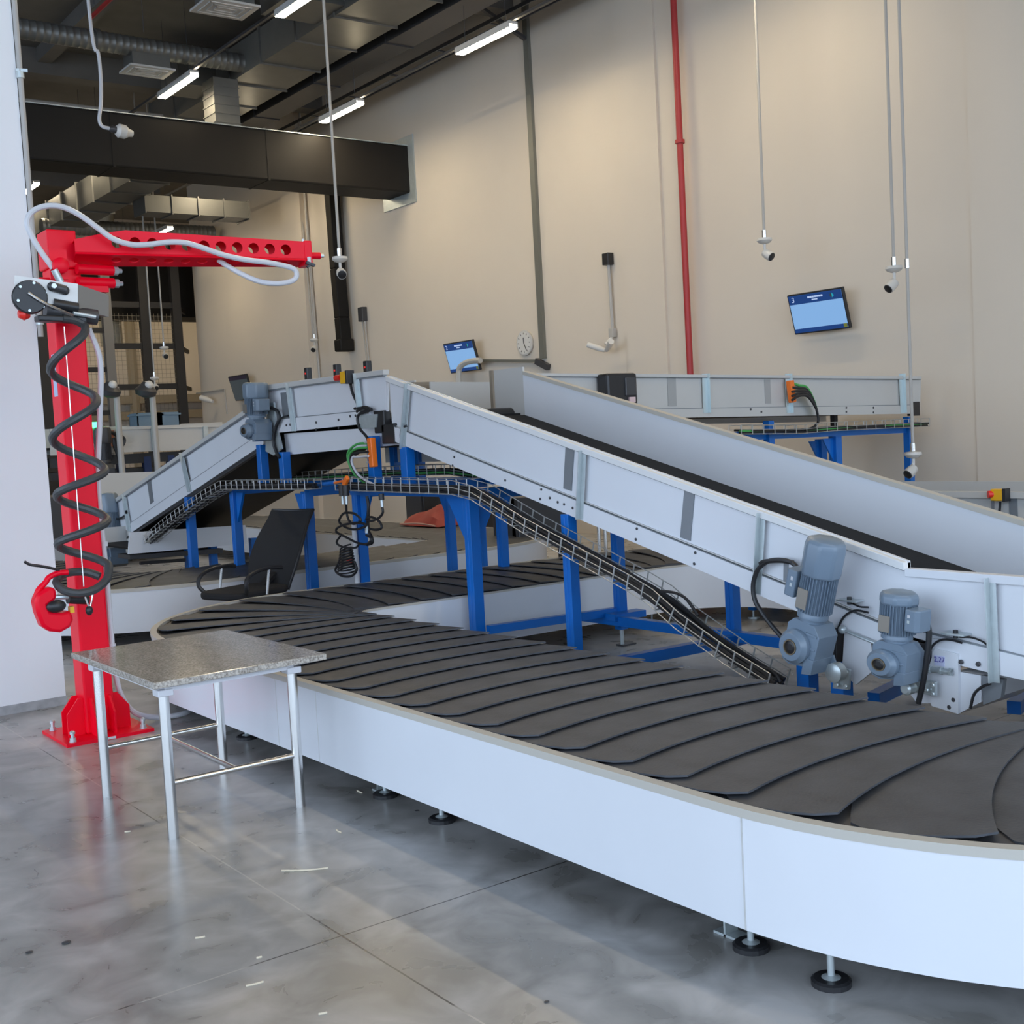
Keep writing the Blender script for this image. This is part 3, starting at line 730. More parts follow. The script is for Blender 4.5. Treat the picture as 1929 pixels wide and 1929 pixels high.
for i in range(len(edges)-1):
    a, b = edges[i], edges[i+1]
    mb.prism([(a,-W/2,ztop(a)), (b,-W/2,ztop(b)), (b,W/2,ztop(b)), (a,W/2,ztop(a))], [(a,-W/2,ztop(a)+.006), (b,-W/2,ztop(b)+.006), (b,W/2,ztop(b)+.006), (a,W/2,ztop(a)+.006)])
mb.build('jib_arm', RED, t)
MB(MA).prism([(U0, W/2+.010, zbot(U0)-.012), (L, W/2+.010, zbot(L)-.012), (L, W/2, zbot(L)), (U0, W/2, zbot(U0))], [(U0, W/2-.008, zbot(U0)-.018), (L, W/2-.008, zbot(L)-.018), (L, W/2-.01, zbot(L)), (U0, W/2-.01, zbot(U0))]).build('arm_flange', RED, t)
MB(MA).box(L, L+.05, -W/2-.005, W/2+.005, zlow(L)-.01, ztop(L)+.012).build('end_plate', RED, t, bevel=.006)
MB(MA).cyl((L+.05, 0, 2.89), (L+.125, 0, 2.89), .022, 14).build('end_pin', RED, t, smooth=True)
MB(MA).cyl((L+.125, 0, 2.89), (L+.15, 0, 2.89), .012, 10).build('pin_tip', GALV, t)
MB(MA).cyl((L+.02, 0, ztop(L)+.01), (L+.02, 0, ztop(L)+.035), .008, 8).build('stop_stud', GALV, t)
MB(MA).cyl((L+.02, .10, zlow(L)+.0), (L+.02, .10, zlow(L)+.035), .012, 10).build('tie_stud', HOSEW, t)
MB(MA).bar((L-.005, .11, zlow(L)+.0), (L+.05, .11, zlow(L)-.02), .03, .016).bar((L+.0, .11, zlow(L)-.03), (L+.03, .11, zlow(L)-.01), .02, .014).build('cable_tie', BLACK, t)
# damper pivots under the root
for z in (2.79, 2.715):
    MB().cyl((BX+.05, BY-.13, z), (BX+.27, BY-.11, z-.0), .03, 14).build('pivot_tube', RED, t, smooth=True)
    MB().lathe([(.026,0),(.026,.03),(.014,.03),(.014,.055)], (BX+.27, BY-.11, z), (1, .09, 0), 8).build('pivot_nut', GALV, t)
MB().box(BX+.02, BX+.22, BY-.16, BY-.06, 2.655, 2.69).build('pivot_plate', RED, t)
MB().box(2.176, 2.178, 7.36, 7.43, 2.05, 2.30).build('type_plate', mat('pale_blue_label', (.45, .55, .75), .4), t)
# grey supply hose down the back of the post, onto the floor
hp = [(BX+.12, BY-.05, 2.45), (BX+.17, BY-.06, 2.25), (BX+.15, BY-.03, 1.9), (BX+.11, BY-.03, 1.5), (BX+.12, BY-.03, .9), (BX+.13, BY-.02, .35), (BX+.2, BY-.02, .12), (BX+.35, BY+.0, .03), (BX+.55, BY-.02, .022), (BX+.72, BY+.2, .022), (BX+.8, BY+.5, .022)]
MB().tube(curve(hp, 8), .017, 10).build('supply_hose', HOSEW, t, smooth=True)
for z in (1.15, .52): MB().cyl((BX+.118, BY-.03, z-.015), (BX+.12, BY-.03, z+.015), .023, 10).build('hose_clamp', HOSEW, t)
# pale hose that loops over and along the arm
def onarm(px, py, d=.13):       # a point just in front of the arm's face
    q = rt0+an*(W/2+d); r_ = _ray(px, py); k = (q-CAM).dot(an)/r_.dot(an); return CAM+r_*k
hs = [(100,505),(78,475),(60,445),(51,418),(62,398),(88,388),(118,390),(150,405),(185,430),(215,451),(250,461),(285,460),(320,456),(352,458),(385,468),(420,480),(460,489),(500,494),(532,500),(550,505),(558,512),(558,522),(548,530),(522,534),(488,530),(455,516),(430,502),(412,490)]
pts = [onarm(x, y, .10 if i < 24 else .10-.04*(i-23)) for i, (x, y) in enumerate(hs)]
MB().tube(curve(pts, 5), .0165, 10).build('looped_hose', HOSEW, t, smooth=True)

# ================================================================== HOIST
HY = 7.02
def ph(px, py, y=HY): return pY(px, py, y)
t = thing('vacuum_hoist', 'white and grey hoist unit with a black coil hose, hanging on the red crane', 'hoist', (2.15, 7.0, 2.5))
A, B, Cc, D = ph(27, 519), ph(146, 535), ph(146, 580), ph(27, 563)
bx = Vector((B.x-A.x, 0, B.z-A.z)); bz = Vector((D.x-A.x, 0, D.z-A.z))
bx = bx; nrm = Vector((0, 1, 0))
e = Vector((.245, .20, -.03))
F4 = [A, B, Cc, D]
MB().prism([tuple(p) for p in F4], [tuple(p+e) for p in F4]).build('housing', mat('hoist_grey', (.28, .27, .25), .4), t, bevel=.004)
f = Vector((0, -.006, 0))
MB().prism([tuple(p+f) for p in F4], [tuple(p+f*.1) for p in F4]).build('front_plate', mat('white_plate', (.82, .82, .80), .3), t)
def disc(px, py, r, y, d, material, name, ax=(-.15, -1, 0)):
    c = ph(px, py, y); MB().lathe([(r,0),(r,d*.8),(r*.93,d)], c, ax, 28).build(name, material, t, smooth=True); return c
c = disc(55, 561, .093, HY-.01, .05, BLACK, 'drum_cover')
for k in range(6):
    a = k*PI/3+.3; MB().lathe([(.008,0),(.008,.006)], (c.x+math.cos(a)*.078, c.y-.051, c.z+math.sin(a)*.078), (-.15,-1,0), 8).build('screw', GALV, t)
MB().tube(curve([(c.x-.02, c.y-.06, c.z+.02), (c.x+.05, c.y-.07, c.z-.03), (c.x+.14, c.y-.06, c.z-.07), (c.x+.22, c.y-.04, c.z-.10)]), .008, 6).build('rod', STEEL, t, smooth=True)
q1, q2 = ph(98, 540, HY-.01), ph(122, 547, HY-.01)
MB().tube([q1+Vector((0,-.012,0)), q2+Vector((0,-.012,0))], .026, 16).build('control_panel', DARK, t, smooth=True)
MB().sphere(q1, .027, 16, (1,.6,1)).sphere(q2, .027, 16, (1,.6,1)).build('control_panel', DARK, t, smooth=True)
MB().lathe([(.014,0),(.014,.012)], q1+Vector((0,-.03,0)), (0,-1,0), 14).build('button', GALV, t)
m1, m2 = ph(85, 585, HY+.05), ph(182, 598, HY+.05)
MB().cyl(m1, m2, .045, 20).build('motor_body', DARK, t, smooth=True)
m1, m2 = ph(100, 572, HY+.0), ph(146, 580, HY+.0)
MB().cyl(m1, m2, .03, 18).build('cylinder', BLACK, t, smooth=True)
m1, m2 = ph(68, 600, HY+.03), ph(160, 604, HY+.03)
MB().bar(m1, m2, .09, .035).build('under_bracket', BLACK, t, bevel=.008)
q = ph(45, 592, HY); MB().lathe([(.02,-.03),(.035,0),(.02,.03)], q, (1,0,0), 14).build('red_knob', REDP, t, smooth=True)
m1, m2 = ph(138, 590, HY-.02), ph(180, 597, HY-.02); MB().cyl(m1, m2, .012, 10).build('fitting', GALV, t)
# hanger between hoist and arm root
c = ph(112, 502, HY+.1); MB().lathe([(.045,0),(.045,.05),(.03,.06)], c, (-.1,-1,0), 24).build('hanger_pulley', RED, t, smooth=True)
MB().bar(c+Vector((0,.02,.10)), c+Vector((0,.02,-.07)), .10, .02).build('hanger_plate', RED, t)
c2 = ph(112, 498, HY+.06); MB().lathe([(.013,0),(.013,.012)], c2, (-.1,-1,0), 12).build('pin', HOSEW, t)
m1, m2 = ph(102, 508, HY+.02), ph(115, 532, HY+.02); MB().cyl(m1, m2, .02, 12).build('elbow_fitting', GALV, t, smooth=True)
# coil hose, traced turn by turn along its own axis
zz = [ph(140, y).z for y in (603, 640)]
cpts = []
turn_px = [(158,612,1),(96,690,-1),(180,748,1),(100,822,-1),(196,882,1),(108,930,-1),(200,976,1),(110,1022,-1),(205,1066,1)]
ax_x = lambda z: 2.165-.010*(2.5-z)/1.5
prev = None
P0 = [ph(x, y) for x, y, s in turn_px]
for i in range(len(P0)-1):
    a, b = P0[i], P0[i+1]; r_ = abs(b.x-a.x)/2; cxm = (a.x+b.x)/2
    for k in range(12):
        th = PI*k/12; s = turn_px[i][2]
        x = cxm+s*r_*math.cos(th); y = HY+(-1 if s > 0 else 1)*.115*math.sin(th); cpts.append((x, y, a.z+(b.z-a.z)*k/12))
cpts += [tuple(ph(x, y, HY+d)) for x, y, d in ((205,1066,0),(202,1090,-.06),(180,1110,-.10),(148,1118,-.11),(120,1112,-.08),(106,1097,-.02),(116,1083,.05),(140,1077,.08),(165,1078,.08),(188,1086,.05))]
st = ph(118, 600); cpts = [tuple(st), tuple(ph(140, 603))]+cpts
MB().tube(curve(cpts, 2), .024, 10).build('coil_hose', mat('black_rubber_hose', (.055, .058, .06), .45), t, smooth=True)
MB().tube([ph(121, 615, HY-.06), ph(140, 870, HY-.06), ph(158, 1105, HY-.06)], .0035, 6).build('lift_rope', STEEL, t, smooth=True)
# red control handle
hc = ph(104, 1148, HY-.03)
tail = [ph(*q, HY-.03) for q in ((67,1130),(72,1112),(86,1097),(92,1088),(108,1080),(128,1078))]
MB().tube(curve(tail, 5), .016, 12).build('handle_bow', RED, t, smooth=True)
prof = [tuple(ph(*q, HY-.08)) for q in ((70,1120),(92,1106),(106,1108),(108,1128),(92,1140),(96,1152),(118,1155),(134,1150),(140,1168),(133,1182),(115,1192),(95,1190),(80,1180),(70,1155),(66,1135))]
MB().prism(prof, [(x, y+.10, z) for x, y, z in prof]).build('handle_body', RED, t, bevel=.018, smooth=True)
c = ph(106, 1142, HY-.085); MB().sphere(c, .05, 16, (1.1, .6, .72)).build('grip_knob', BLACK, t, smooth=True)
c = ph(108, 1126, HY-.05); MB().cyl(c+Vector((-.03,0,.005)), c+Vector((.06,0,.0)), .014, 10).build('valve', GALV, t, smooth=True)
c = ph(134, 1147, HY-.05); MB().box(c.x-.012, c.x+.012, c.y-.02, c.y+.02, c.z-.02, c.z+.015).build('yellow_cap', YEL, t)
MB().tube(curve([ph(46,1058,HY-.05), ph(58,1064,HY-.05), ph(80,1067,HY-.05), ph(112,1074,HY-.03)], 5), .008, 8).build('lever', BLACK, t, smooth=True)
m1, m2 = ph(128, 1128, HY-.02), ph(165, 1130, HY+.0); MB().cyl(m1, m2, .028, 14).build('swivel', BLACK, t, smooth=True)
for a, b in (((158,1118),(167,1143)), ((176,1116),(170,1143))): MB().cyl(ph(*a, HY-.07), ph(*b, HY-.07), .006, 8).build('hook_wire', STEEL, t, smooth=True)
c = ph(168, 1150, HY-.07); MB().sphere(c, .022, 12, (1, .8, 1.3)).build('hook_weight', BLACK, t, smooth=True)

# ================================================================== OFFICE CHAIR
t = thing('office_chair', 'black office chair with mesh back between the two carousels', 'chair', (4.25, 9.5, 0))
CH = Matrix.Translation((4.22, 9.5, 0)) @ Matrix.Rotation(math.radians(18), 4, 'Z')     # local: faces -X
def rounded(w, d, r, n=6):
    o = []
    for sx, sy, a0 in ((1,1,0), (-1,1,PI/2), (-1,-1,PI), (1,-1,3*PI/2)):
        o += [(sx*(w/2-r)+r*math.cos(a0+k*PI/2/n), sy*(d/2-r)+r*math.sin(a0+k*PI/2/n)) for k in range(n+1)]
    return o
rp = rounded(.66, .54, .16)
MB(CH).prZ(rp, .44, .50).build('seat', FAB, t, bevel=.02, smooth=True)
# back: curved panel
bk = MB(CH); n = 10; V = []
for dx in (0, .03):
    for i in range(n+1):
        u = i/n; z = .46+.64*u; xb = .29+.12*u+.22*u*u; hw_ = .23+.05*math.sin(PI*min(1, u*1.15))+.02*u
        for j in range(9):
            v = j/8*2-1; V.append((xb+dx-.045*(1-v*v)*0+.05*(v*v)*-1+.02, v*hw_, z+(.012*v*v if i == n else 0)))
F = []; w = 9; m = (n+1)*w
for i in range(n):
    for j in range(8):
        a = i*w+j; F += [(a, a+1, a+w+1, a+w), (m+a, m+a+w, m+a+w+1, m+a+1)]
for i in range(n): F += [(i*w, (i+1)*w, m+(i+1)*w, m+i*w), (i*w+8, m+i*w+8, m+(i+1)*w+8, (i+1)*w+8)]
for j in range(8): F += [(j, m+j, m+j+1, j+1), (n*w+j, n*w+j+1, m+n*w+j+1, m+n*w+j)]
bk.add(V, F).build('backrest', FAB, t, smooth=True)
fr = [V[i*w] for i in range(n+1)]+[V[n*w+j] for j in range(1, 9)]+[V[i*w+8] for i in range(n-1, -1, -1)]
MB(CH).tube([(x+.02, y, z) for x, y, z in fr], .014, 8).build('back_frame', BLACK, t, smooth=True)
for s in (-1, 1):
    a = s*.29
    MB(CH).tube(curve([(-.20, a*.85, .47), (-.24, a, .54), (-.22, a, .62), (-.10, a, .665), (.06, a, .675), (.17, a, .66)], 5), .017, 8).build('armrest', BLACK, t, smooth=True)
    MB(CH).cyl((-.02, a, .46), (.02, a, .665), .012, 8).build('arm_stem', STEEL, t, smooth=True)
MB(CH).bar((.12, 0, .45), (.38, 0, .60), .08, .03).build('back_stem', BLACK, t)
MB(CH).cyl((0,0,.10), (0,0,.44), .03, 12).build('gas_lift', BLACK, t, smooth=True)
for k in range(5):
    a = k*2*PI/5; e = (math.cos(a)*.30, math.sin(a)*.30)
    MB(CH).tube([(0,0,.12), (e[0], e[1], .075)], .022, 8).build('base_spoke', BLACK, t, smooth=True)
    MB(CH).cyl((e[0]-.02, e[1], .03), (e[0]+.02, e[1], .03), .03, 12).build('castor', BLACK, t, smooth=True)
# ================================================================== CONVEYORS
XN, XF = 5.0, 6.3
def lerp_line(p, q, y): return p[1]+(q[1]-p[1])*(y-p[0])/(q[0]-p[0])
def plateX(name, px, X, th, material, parent, bevel=0, **k):      # flat sheet-metal part lying on the plane X, th thick away from the camera
    return MB().prX(yzX(px, X), X, X+th).build(name, material, parent, bevel=bevel, **k)
def plateY(name, px, Y, th, material, parent, bevel=0, **k):
    return MB().prY(xzY(px, Y), Y, Y+th).build(name, material, parent, bevel=bevel, **k)
def strapX(parent, px, X=XN, name='bracket', w=.021, d=.035):
    """galvanised folded bracket: a web on the plate plus a flange standing out from it; px = top and bottom image points"""
    (y0, z0), (y1, z1) = yzX(px, X-.012)
    w = min(w, .016)
    m = MB().bar((X-.026, y0, z0), (X-.026, y1, z1), w*2.2, .005, (1,0,0))
    m.bar((X-.026-d/2, y0+w, z0), (X-.026-d/2, y1+w, z1), .006, d, (1,0,0))
    m.build(name, GALV, parent)
def gearmotor(parent, base, tilt, size, flip=1, name='drive_motor', yaw=0, plain=False, hs=1):
    """gear unit with hollow shaft facing the camera side (-X), motor standing on top; base = shaft centre"""
    M = Matrix.Translation(base) @ Matrix.Rotation(tilt, 4, 'X') @ Matrix.Rotation(yaw, 4, 'Z') @ Matrix.Diagonal((size, size, size*hs, 1))
    g = MB(M)
    g.prX([(-.115,-.11), (.06,-.15), (.115,-.13), (.115,.10), (.075,.14), (-.075,.14), (-.125,.08)], -.07, .10)
    g.lathe([(.105,0),(.105,.03),(.09,.045),(.082,.06),(.047,.06),(.047,.03)], (-.07,.025,-.02), (-1,0,0), 28)
    g.prX([(-.12,-.15), (-.05,-.17), (-.05,-.06), (-.12,-.06)], -.08, .11)
    for z in (-.08, .0, .08): g.box(-.075, -.07, -.11, -.02, z-.008, z+.008)
    o = g.build(name, MOT, parent, bevel=.006, smooth=True)
    MB(M).lathe([(.047,.0),(.047,.034),(.040,.034),(.040,.01)], (-.10,.025,-.02), (-1,0,0), 24).build('shaft_ring', mat('shaft_brass', (.30, .24, .16), .35, metal=.8), o)
    MB(M).lathe([(.041,.0),(.041,.022),(.02,.028)], (-.10,.025,-.02), (-1,0,0), 20).build('shaft_cap', BLACK, o)
    MB(M).lathe([(.075,.14),(.075,.165),(.092,.165),(.092,.185),(.085,.20)], (0,0,0), n=24).build('motor_flange', MOT, o, smooth=True)
    b = MB(M); b.lathe([(.078,.19),(.092,.20),(.092,.43)], (0,0,0), n=32)
    for k in range(36):
        a = 2*PI*k/36; c, s = math.cos(a), math.sin(a)
        b.add([(c*.088-s*.0022, s*.088+c*.0022, .205), (c*.088+s*.0022, s*.088-c*.0022, .205), (c*.108+s*.0015, s*.108-c*.0015, .205), (c*.108-s*.0015, s*.108+c*.0015, .205),
               (c*.088-s*.0022, s*.088+c*.0022, .43), (c*.088+s*.0022, s*.088-c*.0022, .43), (c*.108+s*.0015, s*.108-c*.0015, .43), (c*.108-s*.0015, s*.108+c*.0015, .43)],
              [(0,3,2,1),(4,5,6,7),(0,1,5,4),(1,2,6,5),(2,3,7,6),(3,0,4,7)])
    b.build('motor_body', MOT, o)
    fc = MB(M); ring8 = lambda r, z: [(r*math.cos(PI/8+k*PI/4)*1.04, r*math.sin(PI/8+k*PI/4)*1.04, z) for k in range(8)]
    if plain: R_ = [ring8(.112,.42), ring8(.112,.47), ring8(.108,.50), ring8(.08,.515)]
    else: R_ = [ring8(.112,.42), ring8(.118,.45), ring8(.120,.60), ring8(.112,.635), ring8(.085,.648)]
    V = [p for r in R_ for p in r]; F = [(i*8+k, i*8+(k+1)%8, (i+1)*8+(k+1)%8, (i+1)*8+k) for i in range(len(R_)-1) for k in range(8)]+[tuple(range(8)), tuple((len(R_)-1)*8+k for k in range(8))]
    fc.add(V, F).build('fan_cover', MOT, o, bevel=.012, smooth=True)
    tb = MB(M); y0 = .10*flip; y1 = .19*flip
    tb.prZ([(-.085, y0), (.05, y0), (.05, y1), (-.06, y1), (-.085, y1-.02*flip)], .255, .42)
    t_ = tb.build('terminal_box', MOT, o, bevel=.008)
    for z in (.37, .33): MB(M).box(-.088, -.08, y0+.03*flip-.008, y0+.03*flip+.008, z-.010, z+.012).build('cover_mark', HOSEW if z > .35 else GALV, t_)
    MB(M).box(-.112, -.104, .02-.04, .02+.035, .225, .345).build('name_plate', MOTP, o)
    return o, M
# ---------------- hump (level) conveyor
t = H = thing('level_conveyor', 'white level conveyor section at the top of the hump, with a yellow stop box', 'conveyor', (5.65, 9.4, 1.8))
hz = lambda px, X: yzX(px, X)
plateX('side_plate', [(502,727),(722,699),(728,715),(728,792),(690,797),(525,815),(510,800)], XN, .02, WHITE, t)
plateX('top_rail', [(499,725),(722,696),(722,706),(499,735)], XN-.035, .055, GWHITE, t, bevel=.004)
plateX('frame_rail', [(522,790),(694,773),(700,797),(523,815)], XN-.02, .018, WHITE, t)
plateX('lower_cover', [(535,817),(745,803),(753,838),(540,857)], XN+.06, .02, WHITE, t)
plateX('end_bracket', [(679,783),(710,780),(708,805),(679,808)], XN-.04, .03, GALV, t)
for (y0, y1) in ((8.2, 8.62), (9.92, 10.55)):
    MB().box(XF, XF+.02, y0, y1, 1.82, 2.24).build('far_side_plate', GWHITE, t)
MB().box(XF, XF+.02, 8.2, 10.55, 1.45, 1.80).build('far_frame_rail', GWHITE, t)
MB().box(XF-.02, XF+.12, 8.62, 8.66, 1.84, 2.24).box(XF-.02, XF+.22, 9.9, 9.94, 1.84, 2.22).build('opening_post', mat('shaded_white_edge', (.30, .25, .19), .6), t)  # white end posts, coloured brown for the warm shade on them
MB().box(XN+.03, XF-.01, 8.25, 10.5, 1.83, 1.85).build('belt', BELT, t)
MB().box(XN+.10, XF-.01, 8.25, 10.5, 1.62, 1.66).build('under_pan', BELT, t)
q = pX(715, 795, XN-.01); MB().cyl((XN-.02, q.y, q.z), (XF, q.y, q.z), .075, 20).build('end_roller', BLACK, t, smooth=True)
MB().box(XN-.03, XN+.04, q.y-.10, q.y+.06, q.z-.09, q.z+.09).build('roller_guard', BLACK, t, bevel=.01)
plateX('rail_shadow_line', [(499,735),(722,706),(722,708),(499,737)], XN-.034, .03, SLOT, t)  # dark strips standing in for the shadow gaps along both rails
plateX('rail_shadow_line', [(522,789),(694,772),(694,773.5),(522,790.5)], XN-.0205, .02, SLOT, t)
strapX(t, [(548,722),(560,812)]); strapX(t, [(676,703),(684,775)])
plateX('grey_slot', [(528,740),(538,739),(545,783),(533,785)], XN-.006, .005, SLOT, t)
bolts(t, [(XN-.022, *yz) for yz in yzX([(596,796),(596,809),(638,791),(638,806),(540,801),(547,800),(660,784),(670,783)], XN-.022)], (-1,0,0), .011, .008)
# stop box
c = pX(655, 711, XN-.06)
MB().box(c.x-.05, c.x+.02, c.y-.045, c.y+.045, c.z-.05, c.z+.05).build('stop_box', YEL, t, bevel=.006)
MB().box(c.x-.052, c.x+.022, c.y-.075, c.y-.045, c.z-.055, c.z+.055).build('stop_box_back', BLACK, t, bevel=.004)
c = pX(637, 712, XN-.08); MB().cyl((c.x, c.y-.05, c.z), (c.x, c.y+.035, c.z), .026, 14).build('stop_button', REDP, t, smooth=True)
MB().tube(curve([tuple(pX(*q, XN-.03)) for q in ((660,722),(664,740),(673,760))], 5), .012, 8).build('cable', CABLE, t, smooth=True)
MB().tube(curve([tuple(pX(*q, XN-.05)) for q in ((668,770),(690,768),(700,772),(684,776),(674,785),(677,806),(690,822),(697,838))], 5), .012, 8).build('cable', CABLE, t, smooth=True)
for k in range(3): MB().tube(curve([tuple(pX(x, y, XN-.06)) for x, y in ((672,776-k),(685,766+2*k),(698,771+k),(682,779-k))], 5), .009, 6).build('cable_bundle', CABLE, t, smooth=True)
for (px, py) in ((580,706), (635,700), (692,694)):
    c = pX(px, py-6, XN+.05); MB().box(c.x-.025, c.x+.025, c.y-.03, c.y+.03, c.z-.09, c.z+.035).build('photo_sensor', BLACK, t, bevel=.006)
    MB().box(c.x-.029, c.x-.025, c.y-.010, c.y+.010, c.z-.025, c.z-.010).build('sensor_light', REDL, t)
# orange connector strip on the short leg and green cables
a, b = pX(699, 825, XN-.10), pX(704, 880, XN-.10)
MB().bar(a, b, .06, .05, (1,0,0)).build('connector_strip', ORANGE, t, bevel=.006)
for k in range(5):
    p = a.lerp(b, .15+.17*k); MB().cyl(p+Vector((-.02,.03,0)), p+Vector((-.02,.07,0)), .008, 8).build('connector', GALV, t)
for k, cp in enumerate((GREEN, GREEN, CABLE, HOSEW)):
    y = 835+k*8; MB().tube(curve([tuple(pX(x, yy, XN-.11-.01*k)) for x, yy in ((694,y),(672,y+2),(656+3*k,852+3*k),(657+2*k,872),(668+2*k,893),(682+3*k,906),(700+4*k,916))], 6), .010, 8).build('cable', cp, t, smooth=True)
# motor at the far end of the hump
q = pX(497, 835, XN-.14)
o, M = gearmotor(t, (XN-.14, q.y+.12, q.z+.135), math.radians(3), .98, -1, plain=False, hs=.68)
MB().tube(curve([tuple(pX(x, y, XN-.05)) for x, y in ((511,768),(523,775),(526,790),(520,805),(515,830),(520,850),(527,862))], 5), .016, 8).build('motor_cable', CABLE, t, smooth=True)
MB().tube(curve([tuple(pX(x, y, XN-.04)) for x, y in ((520,803),(530,788),(543,783))], 5), .010, 8).build('motor_cable', CABLE, t, smooth=True)
plateX('motor_plate', [(503,760),(515,758),(519,798),(530,845),(515,858),(500,850)], XN-.03, .02, GALV, t)

# ---------------- near incline
t = I1 = thing('incline_conveyor', 'long white incline conveyor descending to the right onto the near carousel', 'conveyor', (5.65, 5.5, .5))
TOP = [(728,706),(1708,1056)]; 
top0, top1 = yzX(TOP, XN); bot0, bot1 = yzX([(750,832),(1480,1139)], XN)
tl = lambda y: lerp_line(top0, top1, y); bl = lambda y: lerp_line(bot0, bot1, y)
ys, ye = 8.24, 3.53
MB().prX([(ys, tl(ys)), (ye, tl(ye)), (ye, bl(ye)), (ys, bl(ys)+.02)], XN, XN+.02).build('side_plate', WHITE, t)
MB().prX([(ys, tl(ys)-.004), (ye, tl(ye)-.004), (ye, tl(ye)-.046), (ys, tl(ys)-.046)], XN-.035, XN+.025).build('top_rail', mat('white_rail', (.80, .80, .79), .3), t, bevel=.004)
MB().prX([(ys-.06, bl(ys-.06)+.115), (ye+.15, bl(ye+.15)+.115), (ye+.15, bl(ye+.15)), (ys-.06, bl(ys-.06))], XN-.025, XN-.002).build('frame_rail', WHITE, t)
MB().prX([(ys-.06, bl(ys-.06)+.128), (ye+.15, bl(ye+.15)+.128), (ye+.15, bl(ye+.15)+.122), (ys-.06, bl(ys-.06)+.122)], XN-.012, XN-.002).build('rail_lip', GWHITE, t)
MB().prX([(ys-.06, bl(ys-.06)+.1185), (ye+.15, bl(ye+.15)+.1185), (ye+.15, bl(ye+.15)+.1145), (ys-.06, bl(ys-.06)+.1145)], XN-.0255, XN-.002).build('rail_shadow_line', SLOT, t)  # dark strip, shade of the gap over the frame rail put into colour
MB().prX([(ys, tl(ys)-.0415), (ye, tl(ye)-.0415), (ye, tl(ye)-.0455), (ys, tl(ys)-.0455)], XN-.0345, XN-.001).build('rail_shadow_line', SLOT, t)
fy0, fy1 = 8.2, 3.4
MB().prX([(fy0, tl(fy0)+.02), (fy1, tl(fy1)+.03), (fy1, tl(fy1)-.50), (fy0, tl(fy0)-.44)], XF, XF+.02).build('far_side_plate', WHITE, t)
MB().prX([(fy0, tl(fy0)+.026), (fy1, tl(fy1)+.036), (fy1, tl(fy1)+.006), (fy0, tl(fy0)-.004)], XF-.004, XF+.06).build('far_top_rail', RIM, t)
bz = lambda y: tl(y)-.345
MB().prX([(8.2, bz(8.2)), (3.5, bz(3.5)), (3.5, bz(3.5)-.02), (8.2, bz(8.2)-.02)], XN+.03, XF-.006).build('belt', BELT, t)
MB().prX([(8.0, bz(8.0)-.10), (3.6, bz(3.6)-.10), (3.6, bz(3.6)-.11), (8.0, bz(8.0)-.11)], XN+.03, XF-.006).build('belt_return', BELT, t)
for a, b in (((774,722),(764,845)), ((1104,848),(1098,978)), ((1441,966),(1432,1118))): strapX(t, [a, b], w=.028)
for px in ([(1065,843),(1081,848),(1076,925),(1061,920)], [(1289,920),(1308,926),(1300,1019),(1281,1012)], [(1476,1055),(1484,1057),(1483,1125),(1475,1120)]):
    plateX('slot_plate', px, XN-.007, .006, SLOT, t)
pts = [(952,905),(952,921),(1020,922),(1018,940),(1200,996),(1198,1016),(1310,1041),(1308,1062),(1036,938),(1051,946),(1063,950),(1079,957),(856,861),(853,877)]
bolts(t, [(XN-.026, *yz) for yz in yzX(pts, XN-.026)], (-1,0,0), .009, .006)
q = pX(738, 812, XN+.02); MB().box(XN-.03, XN+.05, q.y-.12, q.y+.08, q.z-.10, q.z+.06).build('roller_guard', BLACK, t, bevel=.01)
plateX('end_plate', [(747,805),(760,812),(760,838),(747,832)], XN-.03, .02, WHITE, t)
MB().tube(curve([tuple(pX(*q, XN-.03)) for q in ((766,802),(758,806),(755,820),(757,838))], 5), .010, 8).build('cable', CABLE, t, smooth=True)
MB().tube(curve([tuple(pX(*q, XN-.06)) for q in ((1432,1062),(1441,1058),(1470,1056),(1494,1060))], 5)[:], .013, 8).build('cable', CABLE, t, smooth=True)
MB().tube(curve([tuple(pX(*q, XN-.06)) for q in ((1506,1074),(1492,1060),(1470,1055),(1446,1058),(1428,1073),(1419,1100),(1422,1130),(1436,1155),(1455,1180),(1476,1204))], 5), .013, 8).build('motor_cable', CABLE, t, smooth=True)
# drive motor 1 (tall)
q = pX(1526, 1222, 4.78); o, M = gearmotor(t, (4.775, q.y+.008, q.z+.032), math.radians(15), .85, 1)
# torque arm and bracket under it
a = pX(1566, 1235, 4.86); b = pX(1576, 1268, 4.86)
MB().bar((4.86, a.y, a.z), (4.86, b.y, b.z), .03, .012, (1,0,0)).build('torque_arm', MOT, t)
MB().lathe([(.05,0),(.05,.05),(.035,.06)], (4.88, b.y, b.z+.005), (-1,0,0), 20).build('torque_bush', GALV, t, smooth=True)
plateX('torque_bracket', [(1572,1255),(1600,1262),(1598,1300),(1568,1297)], 4.92, .02, GALV, t, bevel=.004)
bolts(t, [(4.91, *yz) for yz in yzX([(1595,1266),(1594,1293),(1577,1290)], 4.91)], (-1,0,0), .012, .012, GALV)
plateX('gusset_plate', [(1591,1186),(1640,1205),(1646,1262),(1612,1290),(1586,1268)], XN-.015, .02, WHITE, t)
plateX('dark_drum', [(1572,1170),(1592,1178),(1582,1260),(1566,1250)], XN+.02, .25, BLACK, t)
a, b = pX(1587, 1186, 4.95), pX(1655, 1214, 4.95)
MB().cyl(a, b, .009, 10).build('tension_rod', GALV, t, smooth=True); MB().sphere(a, .022, 12).build('rod_nut', GALV, t, smooth=True)

